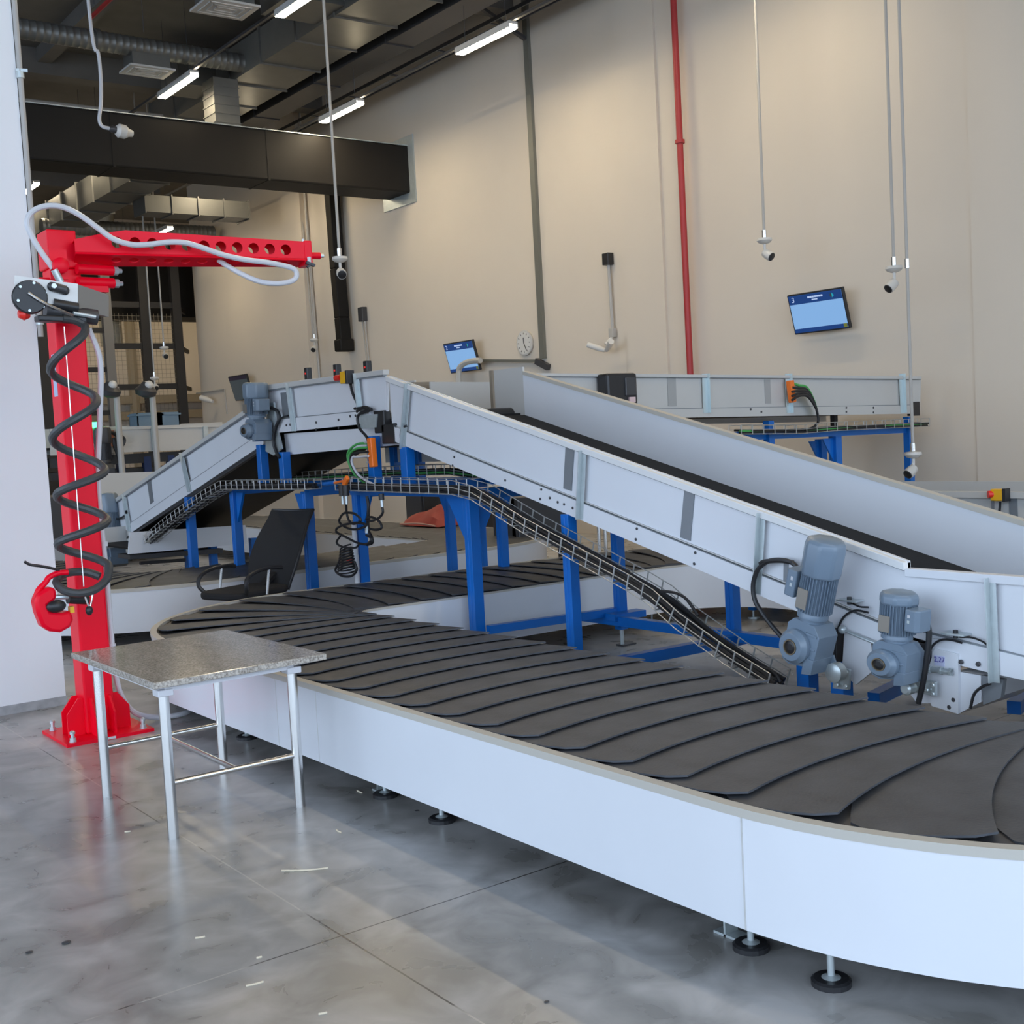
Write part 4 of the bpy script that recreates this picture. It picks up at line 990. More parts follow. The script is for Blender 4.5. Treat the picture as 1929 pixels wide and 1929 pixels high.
# ---------------- level merge section at the right
t = MG = thing('merge_conveyor', 'white merge conveyor section marked 2.27 at the right edge', 'conveyor', (5.65, 2.7, .4))
ya, yb = 3.53, 2.35
z0, z1 = .93, .925
lev = yzX([(1708,1071),(1929,1087)], XN); lb = yzX([(1700,1200),(1929,1283)], XN)
lt = lambda y: lerp_line(lev[0], lev[1], y)
MB().prX([(ya, lt(ya)), (yb, lt(yb)), (yb, .50), (3.05, .535), (ya, .60)], XN, XN+.02).build('side_plate', WHITE, t)
MB().prX([(ya, lt(ya)+.004), (yb, lt(yb)+.004), (yb, lt(yb)-.035), (ya, lt(ya)-.035)], XN-.03, XN+.025).build('top_rail', WHITE, t, bevel=.003)
plateX('frame_rail', [(1755,1203),(1800,1207),(1935,1240),(1935,1283),(1862,1267),(1755,1240)], XN-.02, .018, WHITE, t)
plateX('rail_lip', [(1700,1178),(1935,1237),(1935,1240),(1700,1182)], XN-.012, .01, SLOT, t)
MB().prX([(fy1, tl(fy1)+.01), (2.2, .99), (2.2, .5), (fy1, .52)], XF, XF+.02).build('far_side_plate', WHITE, t)
MB().box(XN+.03, XF-.006, 2.3, 3.5, .575, .60).build('belt', BELT, t)
strapX(t, [(1872,1088),(1880,1285)], w=.03)
# gear frame under the section
plateX('frame_plate', [(1760,1222),(1805,1232),(1805,1345),(1755,1330),(1740,1290)], XN-.03, .02, WHITE, t)
p0 = yzX([(1805,1264),(1850,1272),(1850,1322),(1805,1345)], XN+.0)
MB().prX(p0, XN-.01, XN+.5).build('drive_box', WHITE, t)
plateX('dark_bracket', [(1849,1272),(1890,1280),(1885,1315),(1852,1328)], XN-.005, .03, SLOT, t)
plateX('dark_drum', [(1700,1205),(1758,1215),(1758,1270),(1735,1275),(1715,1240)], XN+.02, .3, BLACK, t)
plateX('white_gusset', [(1697,1285),(1715,1268),(1760,1262),(1762,1325),(1728,1325)], XN-.0, .02, WHITE, t)
q = pX(1674, 1254, 4.80); o, M = gearmotor(t, (4.80, q.y-.040, q.z+.035), math.radians(6), .80, -1, plain=True, hs=.80)
MB().tube(curve([tuple(pX(*q, XN-.14)) for q in ((1731,1166),(1740,1168),(1748,1180),(1750,1200),(1746,1240),(1740,1280),(1730,1325))], 6), .014, 8).build('motor_cable', CABLE, t, smooth=True)
a, b = pX(1704, 1240, 4.84), pX(1722, 1285, 4.84)
MB().bar(a, b, .03, .012, (1,0,0)).build('torque_arm', MOT, t); a2 = pX(1709, 1268, 4.84); MB().bar(a2, b, .02, .012, (1,0,0)).build('torque_arm', MOT, t)
plateX('torque_bracket', [(1722,1278),(1762,1285),(1762,1312),(1722,1305)], 4.92, .02, GALV, t, bevel=.004)
MB().lathe([(.03,0),(.03,.05),(.02,.06)], (4.90, *pX(1718, 1295, 4.90).yz), (-1,0,0), 16).build('torque_bush', GALV, t, smooth=True)
bolts(t, [(4.915, *yz) for yz in yzX([(1758,1290),(1758,1307),(1747,1300)], 4.915)], (-1,0,0), .011, .012, GALV)
bolts(t, [(XN-.024, *yz) for yz in yzX([(1811,1247),(1843,1251),(1797,1318),(1789,1332)], XN-.024)], (-1,0,0), .012, .008)
a, b = pX(1752, 1261, XN-.05), pX(1793, 1266, XN-.05); MB().cyl(a, b, .013, 12).build('tension_screw', GALV, t, smooth=True)
for k in (0, .5, .95): p = a.lerp(b, k); MB().cyl(p-(b-a)*.05, p+(b-a)*.05, .02, 6).build('screw_nut', GALV, t)
# the 2.27 sticker
plateX('sticker', [(1760,1234),(1779,1237),(1779,1256),(1760,1253)], XN-.0335, .003, mat('sticker_lilac', (.66, .68, .88), .4), t)
c = pX(1769.5, 1243, XN-.035)
text('2,27', .034, mat('sticker_ink', (.12, .11, .42), .5), t, Matrix(((0,0,-1,c.x), (-1,0,0,c.y), (0,1,0,c.z), (0,0,0,1))), 'sticker_text')
# sensor brackets with cables
for par, cxp, cyp, cab in ((I1, 1600, 1131, ((1606,1137),(1620,1143),(1636,1144))), (t, 1800, 1194, ((1808,1200),(1830,1201),(1850,1208),(1863,1218)))):
    c = pX(cxp, cyp, XN-.04); MB().box(c.x-.03, c.x+.05, c.y-.06, c.y+.06, c.z-.004, c.z+.004).build('sensor_bracket', GALV, par)
    MB().cyl((c.x, c.y, c.z-.02), (c.x, c.y, c.z+.018), .012, 10).build('sensor', BLACK, par)
    MB().tube(curve([tuple(pX(*q, XN-.03)) for q in cab], 5), .005, 6).build('sensor_cable', CABLE, par, smooth=True)
for par, cab in ((I1, ((1575,1240),(1574,1205),(1580,1180),(1592,1160),(1612,1150),(1636,1154))), (t, ((1752,1225),(1760,1213),(1775,1205),(1795,1206),(1812,1211)))):
    MB().tube(curve([tuple(pX(*q, XN-.05)) for q in cab], 6), .006, 6).build('sensor_cable', CABLE, par, smooth=True)
MB().tube(curve([tuple(pX(*q, XN-.04)) for q in ((1866,1288),(1850,1294),(1835,1308),(1828,1334))], 5), .007, 6).build('cable', CABLE, t, smooth=True)

# ---------------- far-side incline going down to the left
t = I2 = thing('incline_conveyor', 'grey white incline conveyor descending to the left behind the red crane', 'conveyor', (5.65, 12.5, 1.0))
lt0, lt1 = yzX([(478,766),(215,945)], XN); lb0, lb1 = yzX([(490,843),(252,1002)], XN)
l_t = lambda y: lerp_line(lt0, lt1, y); l_b = lambda y: lerp_line(lb0, lb1, y)
y0, y1 = 10.55, 15.0
MB().prX([(y0, l_t(y0)), (y1, l_t(y1)), (y1, l_b(14.4)+.10), (14.4, l_b(14.4)), (y0, l_b(y0))], XN, XN+.02).build('side_plate', WHITE, t)
MB().prX([(y0, l_t(y0)+.01), (y1, l_t(y1)+.01), (y1, l_t(y1)-.035), (y0, l_t(y0)-.035)], XN-.035, XN+.025).build('top_rail', GWHITE, t, bevel=.003)
MB().prX([(y0, l_b(y0)+.115), (14.4, l_b(14.4)+.115), (14.4, l_b(14.4)), (y0, l_b(y0))], XN-.022, XN-.002).build('frame_rail', WHITE, t)
MB().prX([(y0, l_t(y0)-.035), (y1, l_t(y1)-.035), (y1, l_t(y1)-.042), (y0, l_t(y0)-.042)], XN-.034, XN-.001).build('rail_shadow_line', SLOT, t)  # dark strips drawn as the shade lines below and above the rails
MB().prX([(y0, l_b(y0)+.120), (14.4, l_b(14.4)+.120), (14.4, l_b(14.4)+.114), (y0, l_b(y0)+.114)], XN-.0225, XN-.002).build('rail_shadow_line', SLOT, t)
MB().prX([(10.5, l_t(10.5)), (15.4, l_t(15.4)), (15.4, l_b(15.4)), (10.5, l_b(10.5))], XF, XF+.02).build('far_side_plate', GWHITE, t)
MB().prX([(10.4, l_b(10.4)-.01), (15.3, l_b(15.3)-.01), (15.3, l_b(15.3)+.012), (10.4, l_b(10.4)+.012)], XN+.025, XF+.03).build('belt_return', BELT, t)
MB().prX([(10.4, l_b(10.4)+.09), (15.3, l_b(15.3)+.09), (15.3, l_b(15.3)+.11), (10.4, l_b(10.4)+.11)], XN+.025, XF-.01).build('belt', BELT, t)
MB().prX([(10.6, l_b(10.6)-.03), (15.3, l_b(15.3)-.03), (15.3, l_b(15.3)), (10.6, l_b(10.6))], XN+.0, XN+.04).build('edge_bar', DARK, t)
for a, b in (((346,853),(362,926)), ((237,931),(248,1000))): strapX(t, [a, b], w=.035)
for px in ([(344,866),(352,862),(358,902),(350,908)], [(277,910),(284,906),(289,945),(283,950)]): plateX('slot_plate', px, XN-.007, .006, SLOT, t)
q = pX(196, 1035, XN-.13); o, M = gearmotor(t, (XN-.1, q.y-.25, q.z-.02), math.radians(-8), 1.12, 1)
MB().tube(curve([tuple(pX(*q, XN-.04)) for q in ((215,977),(225,977),(236,970),(238,962))], 5), .012, 6).build('motor_cable', CABLE, t, smooth=True)
plateX('end_plate', [(240,1000),(252,1003),(262,1040),(240,1046)], XN, .02, GWHITE, t)
# low merge section under it
t = thing('merge_conveyor', 'low white conveyor box under the left incline, above the far carousel', 'conveyor', (5.7, 13.6, .3))
plateY('side_plate', [(245,1003),(462,989),(467,1024),(242,1044)], 13.4, .03, WHITE, t)
a = pY(245, 1003, 13.4); b = pY(462, 989, 13.4)
MB().box(a.x, b.x, 13.42, 14.6, .60, .62).build('belt', BELT, t)
MB().box(a.x, b.x, 14.6, 14.63, .55, .80).build('far_side_plate', GWHITE, t)
plateY('dark_underframe', [(245,1046),(420,1033),(420,1042),(245,1054)], 13.5, .4, DARK, t)
for px in (355, 401, 478):
    p = pY(px, 1040, 13.6); MB().box(p.x-.04, p.x+.04, 13.56, 13.64, 0, .58).build('leg', BLUE, t)
plateY('dark_frame', [(265,1058),(350,1052),(350,1058),(265,1064)], 13.45, .05, BLACK, t)

# ---------------- rear feed conveyor to the wall
RY = 8.35
t = R = thing('feed_conveyor', 'grey white feed conveyor running to the right wall, with a black drive box', 'conveyor', (9.3, 9.0, 1.7))
xs_ = lambda px: pY(px, 740, RY).x
plateY('side_plate', [(1003,706),(1735,712),(1733,778),(1000,775)], RY, .02, GWHITE, t)
plateY('top_rail', [(1003,703),(1736,709),(1736,714),(1003,708)], RY-.03, .05, GWHITE, t)
plateY('frame_rail', [(1150,772),(1733,763),(1733,779),(1150,789)], RY-.02, .02, GWHITE, t)
plateY('rail_shadow_line', [(1150,771),(1733,762),(1733,763),(1150,772.2)], RY-.021, .02, SLOT, t)  # shadow lines of the feed conveyor rails, made as dark strips
plateY('rail_shadow_line', [(1003,708),(1735,714),(1735,715.2),(1003,709.2)], RY-.031, .03, SLOT, t)
A = pY(1003, 706, RY); B = pY(1735, 712, RY)
MB().prY([(6.35, A.z+.03), (B.x, B.z+.03), (B.x, B.z-.45), (6.35, A.z-.42)], 9.72, 9.74).build('far_side_plate', GWHITE, t)
MB().prY([(6.33, A.z-.36), (B.x, B.z-.36), (B.x, B.z-.38), (6.33, A.z-.38)], RY+.03, 9.70).build('belt', BELT, t)
for px in (1133, 1327, 1483, 1697):
    a, b = pY(px, 704, RY-.02), pY(px+3, 778 if px > 1200 else 760, RY-.02)
    m = MB().bar(a, b, .07, .006, (0,1,0)); m.bar(a+Vector((.03,-.02,0)), b+Vector((.03,-.02,0)), .006, .04, (0,1,0)); m.build('bracket', mat('bright_galvanised', (.62, .72, .74), .35, metal=.5), t)
for px in ((1257,712,1273,765), (1440,715,1451,760)):
    plateY('slot_plate', [(px[0],px[1]),(px[2],px[1]),(px[2]+2,px[3]),(px[0]+2,px[3])], RY-.006, .005, mat('pale_slot', (.40, .40, .39), .5), t)
a, b = pY(1143, 703, RY-.16), pY(1203, 766, RY-.16)
MB().box(a.x, b.x, RY-.16, RY-.01, b.z, a.z).build('drive_box', BLACK, t, bevel=.025)
MB().box(b.x-.16, b.x-.03, RY-.175, RY-.15, b.z+.1, a.z-.04).build('drive_box_vent', DARK, t, bevel=.01)
MB().box(b.x-.12, b.x-.05, RY-.18, RY-.16, b.z+.04, b.z+.09).build('drive_box_label', mat('pinkish_label', (.75, .55, .55), .5), t)
a, b = pY(1488, 717, RY-.09), pY(1493, 758, RY-.09)
MB().bar(a, b, .06, .06, (0,1,0)).build('connector_strip', ORANGE, t, bevel=.006)
for k in range(5):
    MB().tube(curve([tuple(pY(x, y, RY-.10-.015*k)) for x, y in ((1492,722+8*k),(1505,726+5*k),(1520,730+4*k),(1532,752+2*k),(1539,775),(1541,795),(1530,806),(1515,810))], 5), .014, 6).build('cable', GREEN if k == 0 else CABLE, t, smooth=True)
a = pY(1725, 770, RY-.02); MB().box(a.x-.07, a.x+.07, RY-.03, RY+.05, a.z-.08, a.z+.08).build('end_cap', BLACK, t, bevel=.008)
bolts(t, [(x, RY-.022, z) for x, z in xzY([(1414,771),(1434,776),(1594,768),(1594,776),(1645,768),(1645,777)], RY-.022)], (0,-1,0), .011, .008)
# its blue stand
t = thing('support_frame', 'dark blue stand under the feed conveyor by the right wall', 'steel frame', (10, 9, 0))
def legY(par, px, py0, Y, ztop, w=.08, name='leg'):
    p = pY(px, py0, Y); MB().box(p.x-w/2, p.x+w/2, Y-w/2, Y+w/2, 0, ztop if ztop else p.z).build(name, BLUE, par)
    return p.x
for px, py, Y in ((1447,785,RY+.06), (1710,782,RY+.06), (1447,800,9.6), (1680,800,9.6)): legY(t, px, py, Y, 1.62 if px > 1500 else 1.66)
xa = pY(1380, 815, RY+.05).x; xb = pY(1735, 805, RY+.05).x
a, b = pY(1380, 822, RY+.1), pY(1710, 808, RY+.1); MB().bar(a, b, .08, .09).build('beam', BLUE, t)
for px, py in ((1546,830), (1573,825)):
    Y = RY+.12 if px > 1550 else 9.5; p = pY(px, py, Y); MB().box(p.x-.05, p.x+.05, Y-.05, Y+.05, 0, p.z+.02).build('leg', BLUE, t)
    MB().prY([(p.x-.05, p.z), (p.x-.22, p.z), (p.x-.05, p.z-.25)], Y-.01, Y+.01).build('gusset', BLUE, t)
p = pY(1571, 790, 9.0); MB().box(p.x-.03, p.x+.03, 8.97, 9.03, 1.45, 1.70).build('strut', DARK, t)

# ---------------- low conveyor at the right edge
LX_ = 8.6
t = thing('low_conveyor', 'low grey white conveyor at the right edge behind the incline, with a yellow stop box', 'conveyor', (9.2, 5.2, .7))
p = yzX([(1640,925),(1935,927)], LX_); zt_ = p[0][1]
MB().box(LX_, LX_+.02, 3.4, 6.9, .55, zt_).build('side_plate', GWHITE, t)
MB().box(LX_-.03, LX_+.03, 3.4, 6.9, zt_-.045, zt_+.004).build('top_rail', GWHITE, t)
z2 = pX(1929, 907, 9.9).z
MB().box(9.9, 9.92, 3.4, 7.4, .55, z2).build('far_side_plate', GWHITE, t)
MB().box(LX_+.02, 9.9, 3.4, 6.9, .62, .64).build('belt', BELT, t)
for x in (LX_+.05, 9.8):
    for y in (3.6, 6.5): MB().box(x-.04, x+.04, y-.04, y+.04, 0, .56).build('leg', BLUE, t)
c = pX(1882, 932, LX_-.06)
MB().box(c.x-.04, c.x+.03, c.y-.05, c.y+.05, c.z-.045, c.z+.045).build('stop_box', YEL, t, bevel=.006)
MB().box(c.x-.042, c.x+.032, c.y-.075, c.y-.05, c.z-.05, c.z+.05).build('stop_box_back', BLACK, t)
c = pX(1872, 931, LX_-.08); MB().cyl((c.x-.03, c.y+.03, c.z), (c.x+.03, c.y-.02, c.z), .028, 14).build('stop_button', REDP, t, smooth=True)
MB().tube(curve([tuple(pX(*q, LX_-.03)) for q in ((1884,945),(1883,960),(1880,985))], 4), .010, 6).build('cable', CABLE, t, smooth=True)
for px in ([(1866,925),(1871,925),(1873,975),(1868,975)], [(1900,928),(1915,929),(1917,984),(1902,980)]): plateX('slot_plate', px, LX_-.01, .008, SLOT, t)

# ---------------- far elevated conveyor on the left
FY = 20.0
t = thing('feed_conveyor', 'far grey feed conveyor on dark legs behind the left incline', 'conveyor', (7.5, 20.5, 1.7))
plateY('side_plate', [(95,812),(480,799),(480,842),(95,858)], FY, .03, GWHITE, t)
plateY('top_rail', [(95,808),(480,796),(480,802),(95,814)], FY-.03, .06, GWHITE, t)
a = pY(95, 810, FY); b = pY(480, 799, FY)
MB().box(a.x, b.x, FY+.03, FY+1.4, 1.80, 1.83).build('belt', BELT, t); MB().box(a.x, b.x, FY+1.4, FY+1.43, 1.72, 2.16).build('far_side_plate', GWHITE, t)
for px in (200, 288, 386):
    p = pY(px, 803, FY-.02); MB().box(p.x-.04, p.x+.04, FY-.05, FY, 1.70, p.z).build('bracket', GALV, t)
p = pY(206, 825, FY-.06); MB().box(p.x-.06, p.x+.06, FY-.12, FY-.03, p.z-.14, p.z+.12).build('connector_strip', mat('dull_orange', (.45, .14, .06), .5), t)
for k in range(3): MB().tube(curve([tuple(pY(x, y, FY-.12)) for x, y in ((208+2*k,815),(222,818+2*k),(234,828),(228,840),(214,832-3*k),(224,862))], 5), .03, 6).build('cable', CABLE, t, smooth=True)
m = MB().box(a.x, b.x, FY+.1, FY+.2, 1.50, 1.66).box(a.x, b.x, FY+1.2, FY+1.3, 1.50, 1.66); m.build('beam', BLACK, t)
MB().box(a.x, b.x+.3, FY+.15, FY+1.3, 1.30, 1.42).build('under_pan', BLACK, t)
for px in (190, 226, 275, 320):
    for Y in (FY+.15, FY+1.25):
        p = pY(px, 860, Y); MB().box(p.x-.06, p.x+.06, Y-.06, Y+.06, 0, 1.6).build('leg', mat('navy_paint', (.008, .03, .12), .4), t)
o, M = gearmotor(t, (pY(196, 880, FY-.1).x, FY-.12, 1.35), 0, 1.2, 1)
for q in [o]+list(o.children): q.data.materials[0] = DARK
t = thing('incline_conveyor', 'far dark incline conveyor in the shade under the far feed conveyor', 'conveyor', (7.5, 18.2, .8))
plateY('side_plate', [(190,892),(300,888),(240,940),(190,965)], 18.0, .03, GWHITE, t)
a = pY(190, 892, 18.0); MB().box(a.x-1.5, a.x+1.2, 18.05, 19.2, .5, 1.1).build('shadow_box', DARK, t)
for i, (px, l) in enumerate(((275, 'blue grey crate on the far feed conveyor, left'), (308, 'blue grey crate on the far feed conveyor, right'))):
    p = pY(px, 795, 20.6); t = thing('crate', l, 'crate', (p.x, 20.6, 1.83), 'crates on the far conveyor')
    z0_ = 1.83; h_ = .52; m = MB().box(p.x-.22, p.x+.22, 20.4, 20.8, z0_, z0_+.02)
    m.box(p.x-.22, p.x-.2, 20.4, 20.8, z0_, z0_+h_).box(p.x+.2, p.x+.22, 20.4, 20.8, z0_, z0_+h_).box(p.x-.22, p.x+.22, 20.4, 20.42, z0_, z0_+h_).box(p.x-.22, p.x+.22, 20.78, 20.8, z0_, z0_+h_)
    m.build('body', mat('blue_grey_crate', (.16, .24, .32), .5), t)
    MB().box(p.x-.24, p.x+.24, 20.38, 20.82, z0_+h_-.05, z0_+h_-.02).build('rim', mat('blue_grey_crate', (.16, .24, .32), .5), t)
for i, (px, py, l) in enumerate(((207, 735, 'dark post-mounted scanner lamp before the cage, left'), (275, 735, 'dark post-mounted scanner lamp before the cage, right'))):
    p = pY(px, py, 19.6); t = thing('post_scanner', l, 'scanner', (p.x, 19.6, 0), 'post scanners before the cage')
    MB().cyl((p.x+.1, 19.6, 0), (p.x+.1, 19.6, p.z+.05), .05, 10).build('post', CONDU, t, smooth=True)
    MB().lathe([(.05,-.12),(.16,-.08),(.18,0),(.12,.06),(.06,.14)], p, (.1, -.2, 1), 16).build('scanner_head', DARK, t, smooth=True)
    MB().sphere(p+Vector((.02,-.1,.08)), .07, 12).build('scanner_lens', CAMW, t, smooth=True)
p = pY(180, 801, 19.9); o = MB().box(p.x-.09, p.x+.09, 19.85, 19.95, p.z-.04, p.z+.05).build('indicator_light', GREENL); tag(o, 'small green indicator light right of the red post', 'light')
# ================================================================== BLUE SUPPORT FRAMES
def post(par, X, px_top, px_bot, ztop, w=.085, foot=True, z0=None, name='post'):
    """square post whose vertical position on the row X is measured in the photograph"""
    y = pX(*px_top, X).y
    zb = (.10 if foot else 0) if z0 is None else z0
    m = MB().box(X-w/2, X+w/2, y-w/2, y+w/2, zb, ztop)
    m.box(X-w/2-.003, X-w/2+.002, y-.006, y+.006, zb+.02, ztop-.02)
    m.build(name, BLUE, par, bevel=.004)
    if foot and z0 is None:
        MB().cyl((X, y, .01), (X, y, .12), .014, 10).build('foot_stud', GALV, par, smooth=True)
        MB().lathe([(.06,0),(.06,.012),(.03,.02)], (X, y, 0), n=16).build('foot_pad', GALV, par)
    return y
ZP = 1.30
t = S = thing('support_frame', 'blue steel platform frame under the hump, legs straddling the carousels', 'steel frame', (5.65, 9, 0))
yf = {}
for px, py in ((886,940), (676,950), (578,930), (443,940)): yf[px] = post(t, XN, (px, py), None, ZP-.04, .085)
yb_ = {}
for px, py in ((846,950), (943,950), (905,960)): yb_[px] = post(t, XF, (px, py), None, ZP-.12, .075 if px != 905 else .06)
ya, yz_ = yf[886], yf[443]
for x, y_ in ((XN, yf[676]), (XF, yz_)): MB().box(x-.05, x+.05, ya-.05, y_+.05, ZP-.06, ZP).build('beam', BLUE, t)
for y in [yf[886], yf[676], yf[578], yf[443]]: MB().box(XN, XF, y-.045, y+.045, ZP-.085, ZP-.005).build('cross_beam', BLUE, t)
def gus(X, y, d, along='Y', h=.36, wd=.22, par=None):
    if along == 'Y': MB().prX([(y+d*.05, ZP-.06), (y+d*wd, ZP-.06), (y+d*.05, ZP-h)], X-.012, X+.012).build('gusset', BLUE, par or t)
    else: MB().prY([(X+d*.05, ZP-.06), (X+d*wd, ZP-.06), (X+d*.05, ZP-h)], y-.012, y+.012).build('gusset', BLUE, par or t)
gus(XN, yf[886], 1, h=.42, wd=.30); gus(XN, yf[676], -1); gus(XN, yf[578], 1); gus(XN, yf[443], -1)
gus(XF, yb_[846], 1); gus(XF, yb_[943], -1); gus(XN, yf[886], 1, 'X', .4, .25)
# short legs from the platform to the conveyor
for X, px, ztop in ((XN, (495,870), 1.70), (XN, (537,880), 1.62), (XN, (705,860), 1.72), (XN, (768,870), 1.62), (XF, (745,870), 1.66), (XF, (790,870), 1.60)):
    y = pX(*px, X).y; MB().box(X-.04, X+.04, y-.045, y+.045, ZP, ztop).build('short_leg', BLUE, t, bevel=.004)
# legs of the left incline
y = pX(358, 960, XN).y; MB().box(XN-.04, XN+.04, y-.045, y+.045, .02, l_b(y)-.02).build('leg', BLUE, t)
# strut with white cap
MB().cyl(tuple(pX(598, 914, XN-.02)), tuple(pX(634, 909, XN-.06)), .02, 10).build('stay', BLUE, t); c = pX(632, 909, XN-.08); MB().sphere(c, .018, 10).build('stay_cap', HOSEW, t, smooth=True)

t = S2 = thing('support_frame', 'blue steel legs and floor bars under the near incline conveyor', 'steel frame', (5.6, 6, 0))
for X, y, pr in ((XN, 6.1, None), (6.17, 6.95, None), (6.17, 5.78, None)):
    zt_ = bl(y)-.005 if X == XN else bl(y)-.0
    w = .075
    MB().box(X-w/2, X+w/2, y-w/2, y+w/2, .13, zt_).box(X-w/2-.004, X-w/2+.002, y-.007, y+.007, .15, zt_-.02).build('post', BLUE, t, bevel=.004)
    MB().cyl((X, y, .01), (X, y, .14), .016, 10).build('foot_stud', GALV, t, smooth=True)
    MB().box(X-.03, X+.11, y-.04, y+.04, 0, .012).build('foot_plate', DARK, t)
MB().bar((XN+.03, 7.12, .27), (6.17, 6.97, .27), .06, .06).build('floor_bar', BLUE, t)
MB().bar((6.05, 7.25, .22), (6.10, 4.5, .22), .07, .07).build('floor_bar', BLUE, t)
MB().bar((XN, 5.72, .20), (6.15, 5.66, .20), .07, .07).build('floor_bar', BLUE, t)
MB().bar((6.0, 6.88, .25), (6.3, 6.86, .25), .12, .05).build('joint_plate', BLUE, t)
for px, py in ((1521,1270), (1586,1295)):
    y = pX(px, py, XN+.06).y; MB().box(XN+.02, XN+.10, y-.04, y+.04, .06, .42).build('post', BLUE, t)
    MB().lathe([(.06,0),(.06,.012),(.014,.02),(.014,.07)], (XN+.06, y, 0), n=14).build('foot_pad', DARK, t)
MB().bar((5.55, 4.17, .1), (6.15, 4.31, .1), .07, .07).build('floor_bar', BLUE, t)
MB().bar((5.84, 3.50, .1), (6.2, 3.62, .1), .07, .07).build('floor_bar', BLUE, t)
for y in (2.45,):
    MB().box(XN+.12, XN+.20, y-.03, y+.03, .04, .50).build('post', DARK, t); MB().box(XN+.05, XN+.30, y-.06, y+.06, 0, .04).build('foot_plate', DARK, t)
MB().bar((XN+.15, 2.6, .48), (XN+.35, 2.25, .1), .04, .03).build('stay', DARK, t)

# ================================================================== WIRE CABLE TRAYS
def tray(label, pts, w, h, n_cables, pitch=.125, green=0, r=.0042, wx=1, kinds=None):
    """open wire basket along pts (bottom centre line), w wide across X, h high"""
    P = [Vector(p) for p in pts]; t = thing('wire_tray', label, 'cable tray', tuple(P[0]))
    L = [0]
    for a, b in zip(P, P[1:]): L.append(L[-1]+(b-a).length)
    def at(s):
        for i in range(len(P)-1):
            if s <= L[i+1] or i == len(P)-2:
                d = (P[i+1]-P[i]); return P[i]+d*((s-L[i])/(L[i+1]-L[i])), d.normalized()
    def frame(d): 
        side = Vector((0,0,1)).cross(d).normalized(); up = d.cross(side).normalized()
        return side, up
    m = MB()
    prof = [(-.5,1),(-.5,.5),(-.5,0),(-.17,0),(.17,0),(.5,0),(.5,.5),(.5,1)]
    SS = sorted(set([0, L[-1]]+L))
    dirs = [at(min(max(s, 1e-4), L[-1]-1e-4))[1] for s in SS]
    for a, b in prof:
        line = []
        for i, s in enumerate(SS):
            d = dirs[i] if i in (0, len(SS)-1) else (at(s-1e-3)[1]+at(s+1e-3)[1]).normalized()
            sd, up = frame(d); line.append(at(s)[0]+sd*a*w+up*b*h)
        m.tube(line, r*.75, 5)
    k = int(L[-1]/pitch)
    for i in range(k+1):
        p, d = at(L[-1]*i/k); sd, up = frame(d)
        m.tube([p+sd*(-.5*w)+up*h, p+sd*(-.5*w), p+sd*(.5*w), p+sd*(.5*w)+up*h], r*1.3, 5)
    m.build('wire_mesh', WIRE, t)
    rnd = random.Random(len(label))
    for c in range(n_cables):
        a, b = rnd.uniform(-.38, .38), rnd.uniform(.08, .5); q = []
        for i in range(k*1+1):
            if i % 3 and i != k: continue
            p, d = at(L[-1]*i/k); sd, up = frame(d); q.append(p+sd*(a+rnd.uniform(-.07,.07))*w+up*(b+rnd.uniform(-.08,.08))*h)
        MB().tube(curve(q, 2), .011 if c >= green else .012, 6).build('cable', GREEN if c < green else CABLE, t, smooth=True)
    return t
TX = 4.86
g = lambda *L, X=TX: [tuple(pX(a, b, X)) for a, b in L]
tray('wire cable tray along the front of the blue platform, sloping down right to the floor', g((648,922),(760,926),(868,930),(905,940),(1000,1000),(1100,1055),(1200,1110),(1240,1135),(1290,1180),(1380,1245),(1462,1296)), .16, .10, 10)
tray('wire cable tray at the left, sloping down along the left incline', g((590,921),(500,921),(430,921),(395,940),(330,985),(285,1022),(262,1050)), .16, .085, 9, pitch=.125)
tray('rear wire cable tray with green cables behind the short blue legs', [tuple(pX(a, b, 6.05)) for a, b in ((560,905),(650,900),(760,895),(860,893),(905,900))], .16, .09, 6, pitch=.14, green=2)
tray('wire cable tray under the feed conveyor by the right wall', [tuple(pY(a, b, 8.25)) for a, b in ((1385,818),(1500,817),(1560,812),(1640,808),(1710,805),(1740,803))], .16, .09, 5, pitch=.16, green=1)
MBt = MB
# loose cable arcs on the sloping tray
o = MB().tube(curve(g((1245,1114),(1268,1116),(1290,1126),(1306,1146),(1315,1160)), 6), .009, 6).build('loose_cable', CABLE, smooth=True); tag(o, 'black cable looping out of the sloping wire tray, upper', 'cable')
o = MB().tube(curve(g((1415,1250),(1432,1256),(1450,1262),(1462,1272),(1470,1285)), 6), .008, 6).build('loose_cable', CABLE, smooth=True); tag(o, 'black cable looping out of the wire tray near the near slats', 'cable')
# hanging coil of black air hose with hand tools
t = thing('coiled_hose', 'black coiled air hose hanging left of the blue post, on an orange trigger', 'hose', tuple(pX(655, 910, XN-.2)))
HXX = XN-.25
lp = [(652,950),(653,965),(657,980),(666,987),(680,980),(668,968),(650,966),(641,975),(640,985),(655,995),(672,997),(690,990),(676,985),(650,988),(634,996),(636,1004),(652,1012),(672,1022),(690,1025),(700,1015),(690,1008)]
MB().tube(curve([tuple(pX(x, y, HXX+.015*math.sin(i))) for i, (x, y) in enumerate(lp)], 5), .010, 8).build('hose_loop', CABLE, t, smooth=True)
c0, c1 = pX(652, 1030, HXX), pX(653, 1078, HXX); q = []
for i in range(9*14):
    a = 2*PI*i/14; u = i/(9*14); p = c0.lerp(c1, u); rr = .055+.035*u; q.append((p.x+math.cos(a)*rr*.8, p.y+math.sin(a)*rr, p.z+math.cos(a)*.015))
MB().tube(q, .007, 6).build('hose_coil', CABLE, t, smooth=True)
